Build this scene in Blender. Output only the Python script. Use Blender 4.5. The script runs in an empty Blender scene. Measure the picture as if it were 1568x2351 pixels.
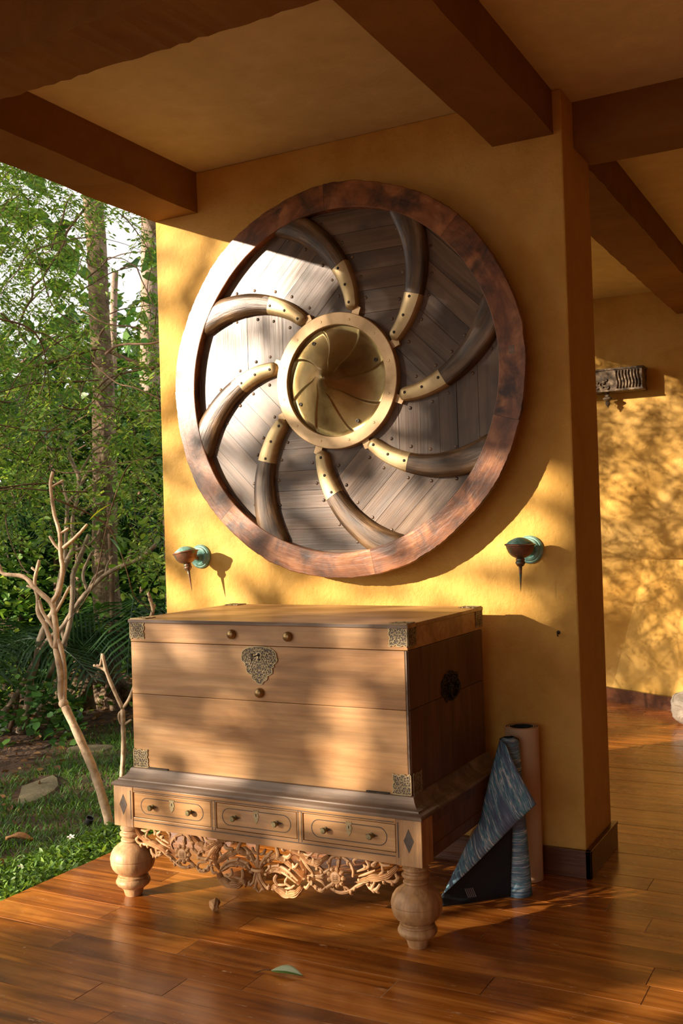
import bpy, bmesh, math, random
import numpy as np
from mathutils import Vector, Matrix
PI = math.pi
scene = bpy.context.scene
COL = scene.collection

# ---------------------------------------------------------------- camera
YAW, PIT, ROL = .491568, .01277875, .03101667
EYE = Vector((0, 0, 1.45))
_f = Vector((-math.sin(YAW)*math.cos(PIT), math.cos(YAW)*math.cos(PIT), math.sin(PIT)))
_r = Vector((math.cos(YAW), math.sin(YAW), 0))
_d = -_r.cross(_f)
_c, _s = math.cos(ROL), math.sin(ROL)
cr = _c*_r + _s*_d
cd = -_s*_r + _c*_d
cam = bpy.data.cameras.new('camera')
cam.sensor_fit = 'VERTICAL'; cam.sensor_height = 36.0; cam.sensor_width = 24.0
cam.lens = 36.0*2352.45/2351
cam.clip_end = 300
cam.dof.use_dof = True; cam.dof.focus_distance = 4.1; cam.dof.aperture_fstop = 9.0
camo = bpy.data.objects.new('camera', cam)
camo.matrix_world = Matrix(((cr.x, -cd.x, -_f.x, EYE.x), (cr.y, -cd.y, -_f.y, EYE.y), (cr.z, -cd.z, -_f.z, EYE.z), (0, 0, 0, 1)))
COL.objects.link(camo)
scene.camera = camo

# ---------------------------------------------------------------- world, sun, exposure
world = bpy.data.worlds.new('sky'); scene.world = world; world.use_nodes = True
bg = world.node_tree.nodes['Background']
bg.inputs[0].default_value = (1.0, .965, .93, 1)
bg.inputs[1].default_value = 1.38
sd = bpy.data.lights.new('sun', 'SUN'); sd.energy = 12.5; sd.color = (1.0, .82, .64); sd.angle = math.radians(.55)
so = bpy.data.objects.new('sun', sd); COL.objects.link(so)
hz = bpy.data.lights.new('sun_haze', 'SUN'); hz.energy = 1.5; hz.color = (1.0, .84, .66); hz.angle = math.radians(34)   # broad glow of the hazy low sun
ho = bpy.data.objects.new('sun_haze', hz); COL.objects.link(ho); ho.location = (-9, -8, 7)
LIGHT = Vector((.85, 1.0, -.33)).normalized()
so.rotation_euler = LIGHT.to_track_quat('-Z', 'Y').to_euler()
so.location = (-9, -8, 6); ho.rotation_euler = so.rotation_euler
scene.view_settings.view_transform = 'Standard'
scene.view_settings.look = 'None'
scene.view_settings.exposure = 0.1
scene.view_settings.gamma = 1.0
scene.view_settings.use_curve_mapping = False

# ---------------------------------------------------------------- helpers: materials
def newmat(name):
    m = bpy.data.materials.new(name); m.use_nodes = True
    nt = m.node_tree
    return m, nt, nt.nodes['Principled BSDF']
def N(nt, t, **k):
    n = nt.nodes.new(t)
    for a, v in k.items():
        if a in n.inputs: n.inputs[a].default_value = v
        else: setattr(n, a, v)
    return n
def ramp(nt, fac, stops):
    r = nt.nodes.new('ShaderNodeValToRGB')
    e = r.color_ramp.elements
    while len(e) > len(stops): e.remove(e[-1])
    while len(e) < len(stops): e.new(.5)
    for i, (p, c) in enumerate(stops):
        e[i].position = p; e[i].color = (c[0], c[1], c[2], 1)
    nt.links.new(fac, r.inputs[0]); return r.outputs[0]
def mixc(nt, fac, a, b, mode='MIX'):
    m = nt.nodes.new('ShaderNodeMix'); m.data_type = 'RGBA'; m.blend_type = mode
    for sock, v in ((m.inputs[0], fac), (m.inputs[6], a), (m.inputs[7], b)):
        if hasattr(v, 'links'): nt.links.new(v, sock)
        elif isinstance(v, (tuple, list)): sock.default_value = (v[0], v[1], v[2], 1)
        else: sock.default_value = v
    return m.outputs[2]
def coords(nt, rand=True, world_space=False):
    if world_space:
        return N(nt, 'ShaderNodeNewGeometry').outputs['Position']
    tc = nt.nodes.new('ShaderNodeTexCoord')
    if not rand: return tc.outputs['Object']
    oi = nt.nodes.new('ShaderNodeObjectInfo')
    mm = N(nt, 'ShaderNodeMath', operation='MULTIPLY'); mm.inputs[1].default_value = 37.0
    nt.links.new(oi.outputs['Random'], mm.inputs[0])
    va = N(nt, 'ShaderNodeVectorMath', operation='ADD')
    nt.links.new(tc.outputs['Object'], va.inputs[0]); nt.links.new(mm.outputs[0], va.inputs[1])
    return va.outputs[0]
def mapping(nt, vec, sc):
    mp = nt.nodes.new('ShaderNodeMapping'); mp.inputs['Scale'].default_value = sc
    nt.links.new(vec, mp.inputs['Vector']); return mp.outputs[0]
def noise(nt, vec, scale, detail=4, rough=.55, dist=0):
    n = nt.nodes.new('ShaderNodeTexNoise')
    n.inputs['Scale'].default_value = scale; n.inputs['Detail'].default_value = detail
    n.inputs['Roughness'].default_value = rough; n.inputs['Distortion'].default_value = dist
    nt.links.new(vec, n.inputs['Vector']); return n.outputs[0]
def bump(nt, b, h, strength, dist=.01):
    n = nt.nodes.new('ShaderNodeBump'); n.inputs['Strength'].default_value = strength; n.inputs['Distance'].default_value = dist
    nt.links.new(h, n.inputs['Height']); nt.links.new(n.outputs[0], b.inputs['Normal'])
def wood(name, dark, mid, light, axis=0, grain=16, patch=2.0, pamt=.5, rough=.5, bmp=.25, var=.0, patch_col=None, stretch=.07, spec=.5, rvar=.15, fine=70, uv=False, famt=.55):
    m, nt, b = newmat(name)
    co = nt.nodes.new('ShaderNodeUVMap').outputs[0] if uv else coords(nt)
    sc = [1, 1, 1]; sc[axis] = stretch
    g = noise(nt, mapping(nt, co, sc), grain, 6, .6, .8)
    sc2 = [1, 1, 1]; sc2[axis] = .04
    fi = noise(nt, mapping(nt, co, sc2), fine, 3, .6)
    sc3 = [1, 1, 1]; sc3[axis] = .45
    p = noise(nt, mapping(nt, co, sc3), patch, 4, .6, .6)
    c = ramp(nt, g, [(.33, dark), (.5, mid), (.68, light)])
    f = ramp(nt, fi, [(.35, (.62, .62, .62)), (.6, (1.08, 1.08, 1.08))])
    c = mixc(nt, famt, c, f, 'MULTIPLY')
    pc = patch_col if patch_col else tuple(v*.45 for v in dark)
    pf = ramp(nt, p, [(.48, (0, 0, 0)), (.66, (1, 1, 1))])
    mf = N(nt, 'ShaderNodeMath', operation='MULTIPLY'); nt.links.new(pf, mf.inputs[0]); mf.inputs[1].default_value = pamt
    c = mixc(nt, mf.outputs[0], c, pc)
    if var:
        oi = nt.nodes.new('ShaderNodeObjectInfo')
        v = ramp(nt, oi.outputs['Random'], [(0, (1-var, 1-var*1.15, 1-var*1.3)), (1, (1+var, 1+var, 1+var))])
        c = mixc(nt, 1.0, c, v, 'MULTIPLY')
    nt.links.new(c, b.inputs['Base Color'])
    rr = N(nt, 'ShaderNodeMapRange'); nt.links.new(p, rr.inputs[0]); rr.inputs[3].default_value = rough-rvar; rr.inputs[4].default_value = rough+rvar
    nt.links.new(rr.outputs[0], b.inputs['Roughness'])
    b.inputs['Specular IOR Level'].default_value = spec
    mx = N(nt, 'ShaderNodeMath', operation='ADD'); nt.links.new(g, mx.inputs[0]); nt.links.new(fi, mx.inputs[1])
    bump(nt, b, mx.outputs[0], bmp, .004)
    return m
def mottled(name, stops, scale=6, rough=.6, metal=0, bmp=.1, bscale=40, bdist=.003, detail=5, rand=False, world_space=False, spec=.5, dist=.4):
    m, nt, b = newmat(name)
    co = coords(nt, rand, world_space)
    n = noise(nt, co, scale, detail, .6, dist)
    nt.links.new(ramp(nt, n, stops), b.inputs['Base Color'])
    b.inputs['Roughness'].default_value = rough; b.inputs['Metallic'].default_value = metal
    b.inputs['Specular IOR Level'].default_value = spec
    if bmp: bump(nt, b, noise(nt, co, bscale, 4), bmp, bdist)
    return m
def leafmat(name, c1, c2, c3, trans=.3, rough=.45):
    m, nt, b = newmat(name)
    ge = N(nt, 'ShaderNodeNewGeometry')
    oi = nt.nodes.new('ShaderNodeObjectInfo')
    ad = N(nt, 'ShaderNodeMath', operation='ADD'); nt.links.new(ge.outputs['Random Per Island'], ad.inputs[0]); nt.links.new(oi.outputs['Random'], ad.inputs[1])
    fr = N(nt, 'ShaderNodeMath', operation='FRACT'); nt.links.new(ad.outputs[0], fr.inputs[0])
    c = ramp(nt, fr.outputs[0], [(.1, c1), (.6, c2), (1, c3)])
    nt.links.new(c, b.inputs['Base Color']); b.inputs['Roughness'].default_value = rough
    b.inputs['Specular IOR Level'].default_value = .35
    t = nt.nodes.new('ShaderNodeBsdfTranslucent')
    nt.links.new(mixc(nt, 1, c, (1.5, 1.35, .7), 'MULTIPLY'), t.inputs[0])
    ms = nt.nodes.new('ShaderNodeMixShader'); ms.inputs[0].default_value = trans
    nt.links.new(b.outputs[0], ms.inputs[1]); nt.links.new(t.outputs[0], ms.inputs[2])
    nt.links.new(ms.outputs[0], nt.nodes['Material Output'].inputs[0])
    return m

# ---------------------------------------------------------------- helpers: meshes and objects
def prop(o, label=None, cat=None, group=None, kind=None):
    if label: o['label'] = label
    if cat: o['category'] = cat
    if group: o['group'] = group
    if kind: o['kind'] = kind
    return o
def thing(name, label, cat, loc=(0, 0, 0), rot=(0, 0, 0), group=None):
    o = bpy.data.objects.new(name, None); COL.objects.link(o)
    o.location = loc; o.rotation_euler = rot; o.empty_display_size = .1
    return prop(o, label, cat, group)
def link(name, me, parent=None, loc=(0, 0, 0), rot=(0, 0, 0)):
    o = bpy.data.objects.new(name, me); COL.objects.link(o)
    if parent: o.parent = parent
    o.location = loc; o.rotation_euler = rot
    return o
def catmull(pts, n=5):
    P = [Vector(p) for p in pts]
    if len(P) < 3: return P
    out = []
    for i in range(len(P)-1):
        p0 = P[i-1] if i > 0 else P[0]*2-P[1]
        p3 = P[i+2] if i+2 < len(P) else P[-1]*2-P[-2]
        for k in range(n):
            t = k/n
            out.append(.5*((2*P[i])+(P[i+1]-p0)*t+(2*p0-5*P[i]+4*P[i+1]-p3)*t*t+(3*P[i]-p0-3*P[i+1]+p3)*t**3))
    out.append(P[-1]); return out
def set_uv(me, uvs):
    l = me.uv_layers.new(name='UVMap')
    for lp_ in me.loops: l.data[lp_.index].uv = uvs[lp_.vertex_index]
    return me
class MB:
    def __init__(s): s.v = []; s.f = []; s.m = []; s.mi = 0
    def add(s, vs, fs):
        o = len(s.v); s.v += [tuple(v) for v in vs]
        s.f += [tuple(i+o for i in f) for f in fs]; s.m += [s.mi]*len(fs)
    def box(s, x0, x1, y0, y1, z0, z1):
        s.add([(x0, y0, z0), (x1, y0, z0), (x1, y1, z0), (x0, y1, z0), (x0, y0, z1), (x1, y0, z1), (x1, y1, z1), (x0, y1, z1)],
              [(0, 3, 2, 1), (4, 5, 6, 7), (0, 1, 5, 4), (1, 2, 6, 5), (2, 3, 7, 6), (3, 0, 4, 7)])
    def tube(s, pts, r, seg=8, n=4, cap=True, flat=1.0, smooth=True):
        P = catmull(pts, n) if smooth and len(pts) > 2 else [Vector(p) for p in pts]
        k = len(P)
        if not isinstance(r, (list, tuple)): r = [r, r]
        vs = []; fs = []; up = None
        for i, p in enumerate(P):
            t = (P[min(i+1, k-1)]-P[max(i-1, 0)])
            if t.length < 1e-9: t = Vector((0, 0, 1))
            t.normalize()
            if up is None:
                up = t.orthogonal().normalized()
            up = (up-t*up.dot(t))
            if up.length < 1e-6: up = t.orthogonal()
            up.normalize(); w = t.cross(up)
            q = i/(k-1)*(len(r)-1); a = int(min(q, len(r)-2)); rr = r[a]+(r[a+1]-r[a])*(q-a)
            for j in range(seg):
                an = 2*PI*j/seg
                vs.append(p+up*(math.cos(an)*rr)+w*(math.sin(an)*rr*flat))
        for i in range(k-1):
            for j in range(seg):
                a = i*seg+j; b = i*seg+(j+1) % seg
                fs.append((a, b, b+seg, a+seg))
        if cap:
            fs.append(tuple(range(seg))[::-1]); fs.append(tuple(range((k-1)*seg, k*seg)))
        s.add(vs, fs)
    def lathe(s, prof, seg=32, M=None, arc=None):
        vs = []; fs = []
        for r, z in prof:
            for j in range(seg):
                a = 2*PI*j/seg; vs.append(Vector((r*math.cos(a), r*math.sin(a), z)))
        for i in range(len(prof)-1):
            for j in range(seg):
                a = i*seg+j; b = i*seg+(j+1) % seg
                fs.append((a, b, b+seg, a+seg))
        if prof[0][0] > 1e-5: fs.append(tuple(range(seg))[::-1])
        if prof[-1][0] > 1e-5: fs.append(tuple(range((len(prof)-1)*seg, len(prof)*seg)))
        if M: vs = [M @ v for v in vs]
        s.add(vs, fs)
    def prism(s, poly, z0, z1, M=None):
        n = len(poly)
        vs = [Vector((p[0], p[1], z0)) for p in poly]+[Vector((p[0], p[1], z1)) for p in poly]
        if M: vs = [M @ v for v in vs]
        fs = [tuple(range(n))[::-1], tuple(range(n, 2*n))]+[(i, (i+1) % n, n+(i+1) % n, n+i) for i in range(n)]
        s.add(vs, fs)
    def grid(s, rows, close=False):
        nr = len(rows); nc = len(rows[0]); vs = [p for r in rows for p in r]; fs = []
        for i in range(nr-1):
            for j in range(nc if close else nc-1):
                fs.append((i*nc+j, i*nc+(j+1) % nc, (i+1)*nc+(j+1) % nc, (i+1)*nc+j))
        s.add(vs, fs)
    def ribbon(s, pts, w, z0, z1, M=None, n=4, taper=False):
        P = catmull([(p[0], p[1], 0) for p in pts], n); k = len(P); vs = []; fs = []
        for i, p in enumerate(P):
            t = (P[min(i+1, k-1)]-P[max(i-1, 0)]); t.normalize(); nn = Vector((-t.y, t.x, 0))
            ww = w*(1-.75*i/(k-1)) if taper else w
            for sg, z in ((1, z0), (1, z1), (-1, z1), (-1, z0)):
                q = p+nn*sg*ww/2; vs.append(Vector((q.x, q.y, z)))
        for i in range(k-1):
            for j in range(4):
                a = i*4+j; b = i*4+(j+1) % 4; fs.append((a, a+4, b+4, b))
        fs += [(0, 1, 2, 3), tuple(range((k-1)*4, k*4))[::-1]]
        if M: vs = [M @ v for v in vs]
        s.add(vs, fs)
    def mesh(s, name, mats, smooth=False, fix=True):
        me = bpy.data.meshes.new(name)
        me.from_pydata(s.v, [], s.f)
        for m in (mats if isinstance(mats, (list, tuple)) else [mats]): me.materials.append(m)
        if any(s.m): me.polygons.foreach_set('material_index', s.m)
        if fix:
            b = bmesh.new(); b.from_mesh(me); bmesh.ops.recalc_face_normals(b, faces=b.faces); b.to_mesh(me); b.free()
        if smooth:
            me.polygons.foreach_set('use_smooth', [True]*len(me.polygons))
            if smooth is not True: me.set_sharp_from_angle(angle=math.radians(38 if smooth == 'auto' else smooth))
        me.update(); return me
    def build(s, name, mats, parent=None, smooth=False, loc=(0, 0, 0), rot=(0, 0, 0), bevel=0, fix=True):
        o = link(name, s.mesh(name, mats, smooth, fix), parent, loc, rot)
        if bevel:
            md = o.modifiers.new('bevel', 'BEVEL'); md.width = bevel; md.segments = 2; md.limit_method = 'ANGLE'; md.angle_limit = math.radians(40)
        return o
def copies(o, xfs, parent=None, name=None):
    out = []
    for loc, rot in xfs:
        c = o.copy(); c.location = loc; c.rotation_euler = rot
        if parent is not None: c.parent = parent
        COL.objects.link(c)
        for ch in list(o.children):
            d = ch.copy(); d.parent = c; COL.objects.link(d)
        out.append(c)
    return out
def numesh(name, V, F, mat, parent=None):
    me = bpy.data.meshes.new(name)
    V = np.asarray(V, dtype=np.float32); F = np.asarray(F, dtype=np.int32)
    me.vertices.add(len(V)); me.vertices.foreach_set('co', V.ravel())
    k = F.shape[1]
    me.loops.add(F.size); me.loops.foreach_set('vertex_index', F.ravel())
    me.polygons.add(len(F)); me.polygons.foreach_set('loop_start', np.arange(0, F.size, k, dtype=np.int32))
    me.materials.append(mat); me.update(calc_edges=True); me.validate()
    return link(name, me, parent)
def scatter(unitV, unitF, pos, X, Y, Z, scale):
    """unit mesh instanced (joined) at pos with axes X,Y,Z (arrays n,3) and scale n"""
    U = np.asarray(unitV, float); n = len(pos); s = np.asarray(scale).reshape(n, 1, 1)
    V = pos[:, None, :]+s*(U[None, :, 0:1]*X[:, None, :]+U[None, :, 1:2]*Y[:, None, :]+U[None, :, 2:3]*Z[:, None, :])
    F = np.asarray(unitF)[None, :, :]+(np.arange(n)*len(U))[:, None, None]
    return V.reshape(-1, 3), F.reshape(-1, np.asarray(unitF).shape[1])
def norm(a): return a/np.maximum(np.linalg.norm(a, axis=1, keepdims=True), 1e-9)
def frames(dirs, up):
    X = norm(dirs); Y = norm(np.cross(up, X)); Z = np.cross(X, Y); return X, Y, Z

# ---------------------------------------------------------------- materials
def plaster(name, stops, bs=.5, scale=1.6):
    m, nt, b = newmat(name)
    co = coords(nt, False, True)
    n = noise(nt, co, scale, 6, .62, .5); n2 = noise(nt, co, 9, 4, .6)
    c = ramp(nt, n, stops)
    f = ramp(nt, n2, [(.3, (.9, .88, .84)), (.7, (1.05, 1.05, 1.06))])
    nt.links.new(mixc(nt, .8, c, f, 'MULTIPLY'), b.inputs['Base Color'])
    b.inputs['Roughness'].default_value = .78; b.inputs['Specular IOR Level'].default_value = .3
    n3 = noise(nt, co, 55, 5, .65); n4 = noise(nt, co, 5, 3, .5)
    ad = N(nt, 'ShaderNodeMath', operation='MULTIPLY_ADD'); nt.links.new(n4, ad.inputs[0]); ad.inputs[1].default_value = 2.5; nt.links.new(n3, ad.inputs[2])
    bump(nt, b, ad.outputs[0], bs, .006)
    return m
M_wall = plaster('mustard_plaster', [(.3, (.58, .310, .056)), (.5, (.655, .378, .084)), (.7, (.71, .44, .125))], .8)
M_beam = plaster('beam_plaster', [(.3, (.21, .095, .018)), (.5, (.26, .12, .024)), (.7, (.31, .15, .033))], .4)
M_ceil = plaster('cream_ceiling', [(.3, (.72, .59, .29)), (.55, (.80, .68, .36)), (.75, (.84, .72, .42))], .25, 1.1)
M_skirt = wood('dark_skirting', (.07, .022, .008), (.12, .04, .014), (.17, .06, .02), 0, rough=.3, pamt=.3)
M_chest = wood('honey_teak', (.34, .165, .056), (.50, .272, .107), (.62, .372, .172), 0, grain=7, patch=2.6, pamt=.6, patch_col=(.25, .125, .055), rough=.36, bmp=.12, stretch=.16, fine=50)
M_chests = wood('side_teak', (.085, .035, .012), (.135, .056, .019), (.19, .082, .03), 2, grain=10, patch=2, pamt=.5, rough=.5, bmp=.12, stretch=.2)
M_leg = wood('turned_teak', (.34, .17, .065), (.48, .27, .115), (.58, .35, .17), 2, grain=22, patch=5, pamt=.5, patch_col=(.26, .15, .08), rough=.5, bmp=.2, stretch=.12)
M_mould = wood('weathered_moulding', (.11, .07, .045), (.20, .135, .09), (.33, .24, .17), 0, grain=14, patch=3, pamt=.6, patch_col=(.10, .07, .05), rough=.55, bmp=.2)
M_carve = mottled('carved_teak', [(.3, (.32, .165, .07)), (.5, (.50, .28, .125)), (.7, (.62, .38, .19))], 14, .55, 0, .25, 90, .002)
M_inlay = mottled('dark_inlay', [(.3, (.05, .035, .025)), (.7, (.12, .085, .06))], 30, .5, 0, .1)
M_black = mottled('gap_black', [(.3, (.010, .007, .005)), (.7, (.02, .014, .01))], 20, .8, 0, 0)
M_plank = wood('grey_teak', (.062, .034, .018), (.135, .080, .044), (.21, .137, .083), 0, grain=13, patch=5, pamt=.75, patch_col=(.032, .022, .016), rough=.36, famt=.25, bmp=.16, stretch=.06, var=.14, fine=60)
M_horn = wood('dark_horn', (.030, .017, .008), (.12, .066, .028), (.27, .165, .08), 0, grain=42, patch=5, pamt=.5, patch_col=(.02, .013, .008), rough=.36, bmp=.3, stretch=.1, fine=190, uv=True)
M_rim = wood('burnt_rim', (.085, .028, .009), (.27, .098, .032), (.46, .20, .075), 0, grain=24, patch=15, pamt=1.0, famt=.6, patch_col=(.05, .020, .010), rough=.36, bmp=.4, stretch=.22, var=.08, fine=110, uv=True)
M_brass = mottled('old_brass', [(.3, (.30, .20, .085)), (.5, (.54, .40, .20)), (.75, (.64, .51, .30))], 9, .42, .5, .12, 60, .002)
M_ring = mottled('pale_brass_ring', [(.3, (.46, .30, .15)), (.6, (.60, .42, .23)), (.8, (.66, .48, .28))], 9, .42, .45, .12, 120, .002)
M_cap = mottled('cast_bronze', [(.3, (.17, .115, .04)), (.5, (.32, .235, .095)), (.75, (.42, .32, .155))], 6, .34, .85, .15, 45, .003)
M_dome = mottled('dome_bronze', [(.3, (.22, .13, .05)), (.7, (.45, .30, .13))], 25, .35, .8, .05)
M_fili = mottled('patina_brass', [(.3, (.22, .17, .09)), (.5, (.40, .31, .16)), (.75, (.50, .41, .24))], 40, .5, .35, .2, 200, .001)
M_iron = mottled('dark_iron', [(.3, (.02, .016, .012)), (.7, (.06, .045, .03))], 40, .5, .6, .1)
M_knob = mottled('verdigris_knob', [(.3, (.17, .14, .065)), (.55, (.28, .24, .12)), (.75, (.24, .28, .17))], 60, .4, .6, .1)
M_copper = mottled('patina_copper', [(.32, (.07, .16, .12)), (.45, (.17, .10, .055)), (.6, (.30, .13, .07)), (.75, (.33, .24, .15))], 18, .42, .45, .15, 60, .002)
M_verd = mottled('verdigris', [(.3, (.05, .15, .12)), (.5, (.16, .36, .30)), (.7, (.32, .52, .43))], 24, .55, .15, .2, 60, .002)
M_stone = mottled('pale_rock', [(.3, (.28, .23, .17)), (.6, (.42, .36, .28)), (.8, (.52, .46, .38))], 9, .9, 0, .8, 25, .02)
M_carvd = mottled('old_carved_wood', [(.32, (.02, .012, .007)), (.5, (.12, .08, .045)), (.68, (.36, .27, .17))], 26, .7, 0, .5, 50, .006)
M_matc = mottled('cream_mat', [(.3, (.50, .34, .20)), (.7, (.60, .42, .26))], 5, .7, 0, .1, 150, .001)
M_matd = mottled('dark_mat_side', [(.3, (.012, .02, .016)), (.7, (.02, .035, .025))], 8, .8, 0, .1, 150, .001)
M_navy = mottled('navy_underside', [(.3, (.006, .010, .016)), (.7, (.010, .016, .024))], 8, .7, 0, .2, 200, .001)
M_label = mottled('grey_print', [(.3, (.16, .16, .17)), (.7, (.22, .22, .23))], 8, .6, 0, 0)
def bluemat():
    m, nt, b = newmat('blue_marble_mat')
    uv = nt.nodes.new('ShaderNodeUVMap').outputs[0]
    st = mapping(nt, uv, (6, 95, 1))
    n = noise(nt, st, 1.0, 6, .7, 1.6)
    band = noise(nt, mapping(nt, uv, (1.0, 9, 1)), 1.3, 3, .55, 1.0)
    c = ramp(nt, n, [(.34, (.03, .07, .14)), (.44, (.12, .22, .38)), (.50, (.07, .32, .34)), (.55, (.32, .44, .62)), (.62, (.92, .90, .78))])
    dk = ramp(nt, n, [(.3, (.05, .08, .14)), (.55, (.14, .20, .30)), (.7, (.38, .43, .52))])
    bf = ramp(nt, band, [(.42, (0, 0, 0)), (.52, (1, 1, 1))])
    nt.links.new(mixc(nt, bf, dk, c), b.inputs['Base Color']); b.inputs['Roughness'].default_value = .6
    return m
M_blue = bluemat()
def floormat():
    m, nt, b = newmat('varnished_boards')
    co = coords(nt)
    g = noise(nt, mapping(nt, co, (.07, 1, 1)), 22, 6, .6, .7)
    p = noise(nt, mapping(nt, co, (.5, 1, 1)), 3.0, 5, .6, .8)
    c = ramp(nt, g, [(.32, (.20, .052, .006)), (.5, (.42, .132, .017)), (.68, (.62, .235, .040))])
    pf = ramp(nt, p, [(.45, (0, 0, 0)), (.7, (.7, .7, .7))])
    c = mixc(nt, pf, c, (.09, .026, .007))
    oi = nt.nodes.new('ShaderNodeObjectInfo')
    v = ramp(nt, oi.outputs['Random'], [(0, (.72, .66, .6)), (.5, (1, 1, 1)), (1, (1.2, 1.25, 1.3))])
    c = mixc(nt, 1, c, v, 'MULTIPLY')
    w = noise(nt, mapping(nt, co, (.35, 1.3, 1)), 26, 6, .75, .3)
    wf = ramp(nt, w, [(.63, (0, 0, 0)), (.72, (.8, .8, .8))])
    c = mixc(nt, wf, c, (.78, .50, .25))
    nt.links.new(c, b.inputs['Base Color'])
    rr = ramp(nt, p, [(.3, (.16, .16, .16)), (.7, (.34, .34, .34))])
    nt.links.new(mixc(nt, wf, rr, (.6, .6, .6)), b.inputs['Roughness'])
    b.inputs['Specular IOR Level'].default_value = .42; b.inputs['Coat Weight'].default_value = .2; b.inputs['Coat Roughness'].default_value = .14
    lw = noise(nt, mapping(nt, co, (.5, 1, 1)), 5, 3)
    ad = N(nt, 'ShaderNodeMath', operation='MULTIPLY_ADD'); nt.links.new(lw, ad.inputs[0]); ad.inputs[1].default_value = 1.6; nt.links.new(g, ad.inputs[2])
    bump(nt, b, ad.outputs[0], .16, .006)
    return m
M_floor = floormat()
M_seam = mottled('seam_filler', [(.3, (.14, .06, .02)), (.5, (.42, .24, .12)), (.7, (.62, .44, .26))], 3, .7, 0, 0, world_space=True)
M_soil = mottled('leaf_litter_soil', [(.3, (.030, .016, .008)), (.55, (.085, .042, .018)), (.75, (.14, .075, .035))], 7, .95, 0, .8, 30, .03, world_space=True)
M_litter = leafmat('dry_leaf', (.10, .045, .016), (.20, .10, .035), (.34, .19, .07), .1, .8)
M_grass = leafmat('grass_blade', (.03, .085, .012), (.07, .17, .024), (.14, .26, .04), .35)
M_border = leafmat('border_leaf', (.05, .12, .012), (.12, .24, .03), (.22, .36, .06), .35)
M_fern = leafmat('feathery_leaf', (.06, .15, .02), (.15, .29, .05), (.30, .42, .09), .48)
M_broad = leafmat('broad_leaf', (.04, .12, .025), (.09, .21, .045), (.24, .34, .09), .45)
M_dark = leafmat('hedge_leaf', (.018, .065, .014), (.045, .13, .025), (.10, .21, .04), .3)
M_palm = leafmat('palm_leaflet', (.008, .035, .01), (.018, .06, .014), (.04, .10, .025), .2)
M_yel = leafmat('yellow_green_leaf', (.16, .20, .02), (.22, .24, .03), (.26, .26, .04), .4)
M_bark = mottled('rough_bark', [(.32, (.07, .045, .025)), (.5, (.18, .12, .07)), (.68, (.33, .25, .16))], 9, .9, 0, 1.0, 30, .03, world_space=True)
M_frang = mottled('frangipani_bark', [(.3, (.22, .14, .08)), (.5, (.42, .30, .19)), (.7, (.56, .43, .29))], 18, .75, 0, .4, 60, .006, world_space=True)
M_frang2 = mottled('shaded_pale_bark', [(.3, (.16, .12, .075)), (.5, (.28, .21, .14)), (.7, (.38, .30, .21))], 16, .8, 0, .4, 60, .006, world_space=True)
M_pale = mottled('pale_bark', [(.3, (.17, .115, .08)), (.5, (.28, .20, .15)), (.7, (.36, .28, .22))], 6, .85, 0, .5, 25, .02, world_space=True)
M_twig = mottled('brown_twig', [(.3, (.075, .04, .02)), (.7, (.17, .10, .055))], 20, .8, 0, 0, world_space=True)
M_flat = mottled('path_stone', [(.3, (.09, .075, .035)), (.6, (.16, .13, .065)), (.8, (.2, .17, .09))], 8, .85, 0, .6, 30, .01, world_space=True)
M_petal = mottled('white_petal', [(.3, (.75, .70, .62)), (.7, (.85, .8, .74))], 5, .6, 0, 0)
M_lampb = mottled('black_plastic', [(.3, (.012, .012, .012)), (.7, (.02, .02, .02))], 5, .4, 0, 0)
M_gleaf = leafmat('fresh_fallen_leaf', (.12, .27, .04), (.14, .30, .05), (.16, .32, .06), .3)
M_gleaf2 = mottled('leaf_pale_back', [(.3, (.36, .42, .24)), (.7, (.46, .50, .30))], 8, .55, 0, .1)
M_wood_bit = mottled('wood_chip', [(.3, (.25, .11, .04)), (.6, (.50, .27, .11)), (.8, (.62, .40, .2))], 30, .8, 0, .4)

# ================================================================ setting
from mathutils import noise as mn
rnd = random.Random(7)
YW = 4.10                      # front face of the main wall
def slab(name, x0, x1, y0, y1, z0, z1, mat, parent=None, bevel=0):
    b = MB(); b.box(x0, x1, y0, y1, z0, z1)
    o = b.build(name, mat, parent, bevel=bevel)
    if parent is None: o['kind'] = 'structure'
    return o
floor = slab('floor', -3.155, 3.5, -2.5, 8.4, -.10, -.0009, M_seam)
PW = .137
ycut = [2.41+PW*k for k in range(-5, 43)]
def plank_mesh(L):
    b = MB(); b.box(0, L, 0, PW-.0034, -.012, 0)
    return b.mesh('plank', M_floor)
known = {2.41: [-2.285, -1.2], 2.547: [-2.05, -.9], 2.684: [-2.65, -1.845], 2.821: [-2.2, -1.425], 2.958: [-2.67, -1.155], 3.095: [-2.13, -.7]}
lens = {}
for i, y in enumerate(ycut):
    cuts = None
    for ky, kv in known.items():
        if abs(y-ky) < .02: cuts = kv
    if cuts is None:
        x = -3.16+rnd.uniform(.4, 1.3); cuts = []
        while x < -.3: cuts.append(x); x += rnd.choice([.9, 1.15, 1.4, 1.6])
    ends = [-3.165]+[c for c in cuts]+[cuts[-1]+1.6, 3.5]
    for a, c in zip(ends[:-1], ends[1:]):
        L = round(c-a-.003, 3)
        if L <= .05: continue
        if L not in lens: lens[L] = plank_mesh(L)
        link('plank', lens[L], floor, (a, y, rnd.uniform(-.0007, .0008)))
b = MB(); y = -2.5
while y < ycut[0]-.01:
    y2 = min(y+PW, ycut[0]); b.box(-3.165, .2, y, y2-.003, -.012, 0); b.box(.203, 3.5, y, y2-.003, -.012, 0); y = y2
o = b.build('boards_near_camera', M_floor, floor); o['kind'] = 'stuff'

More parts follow.
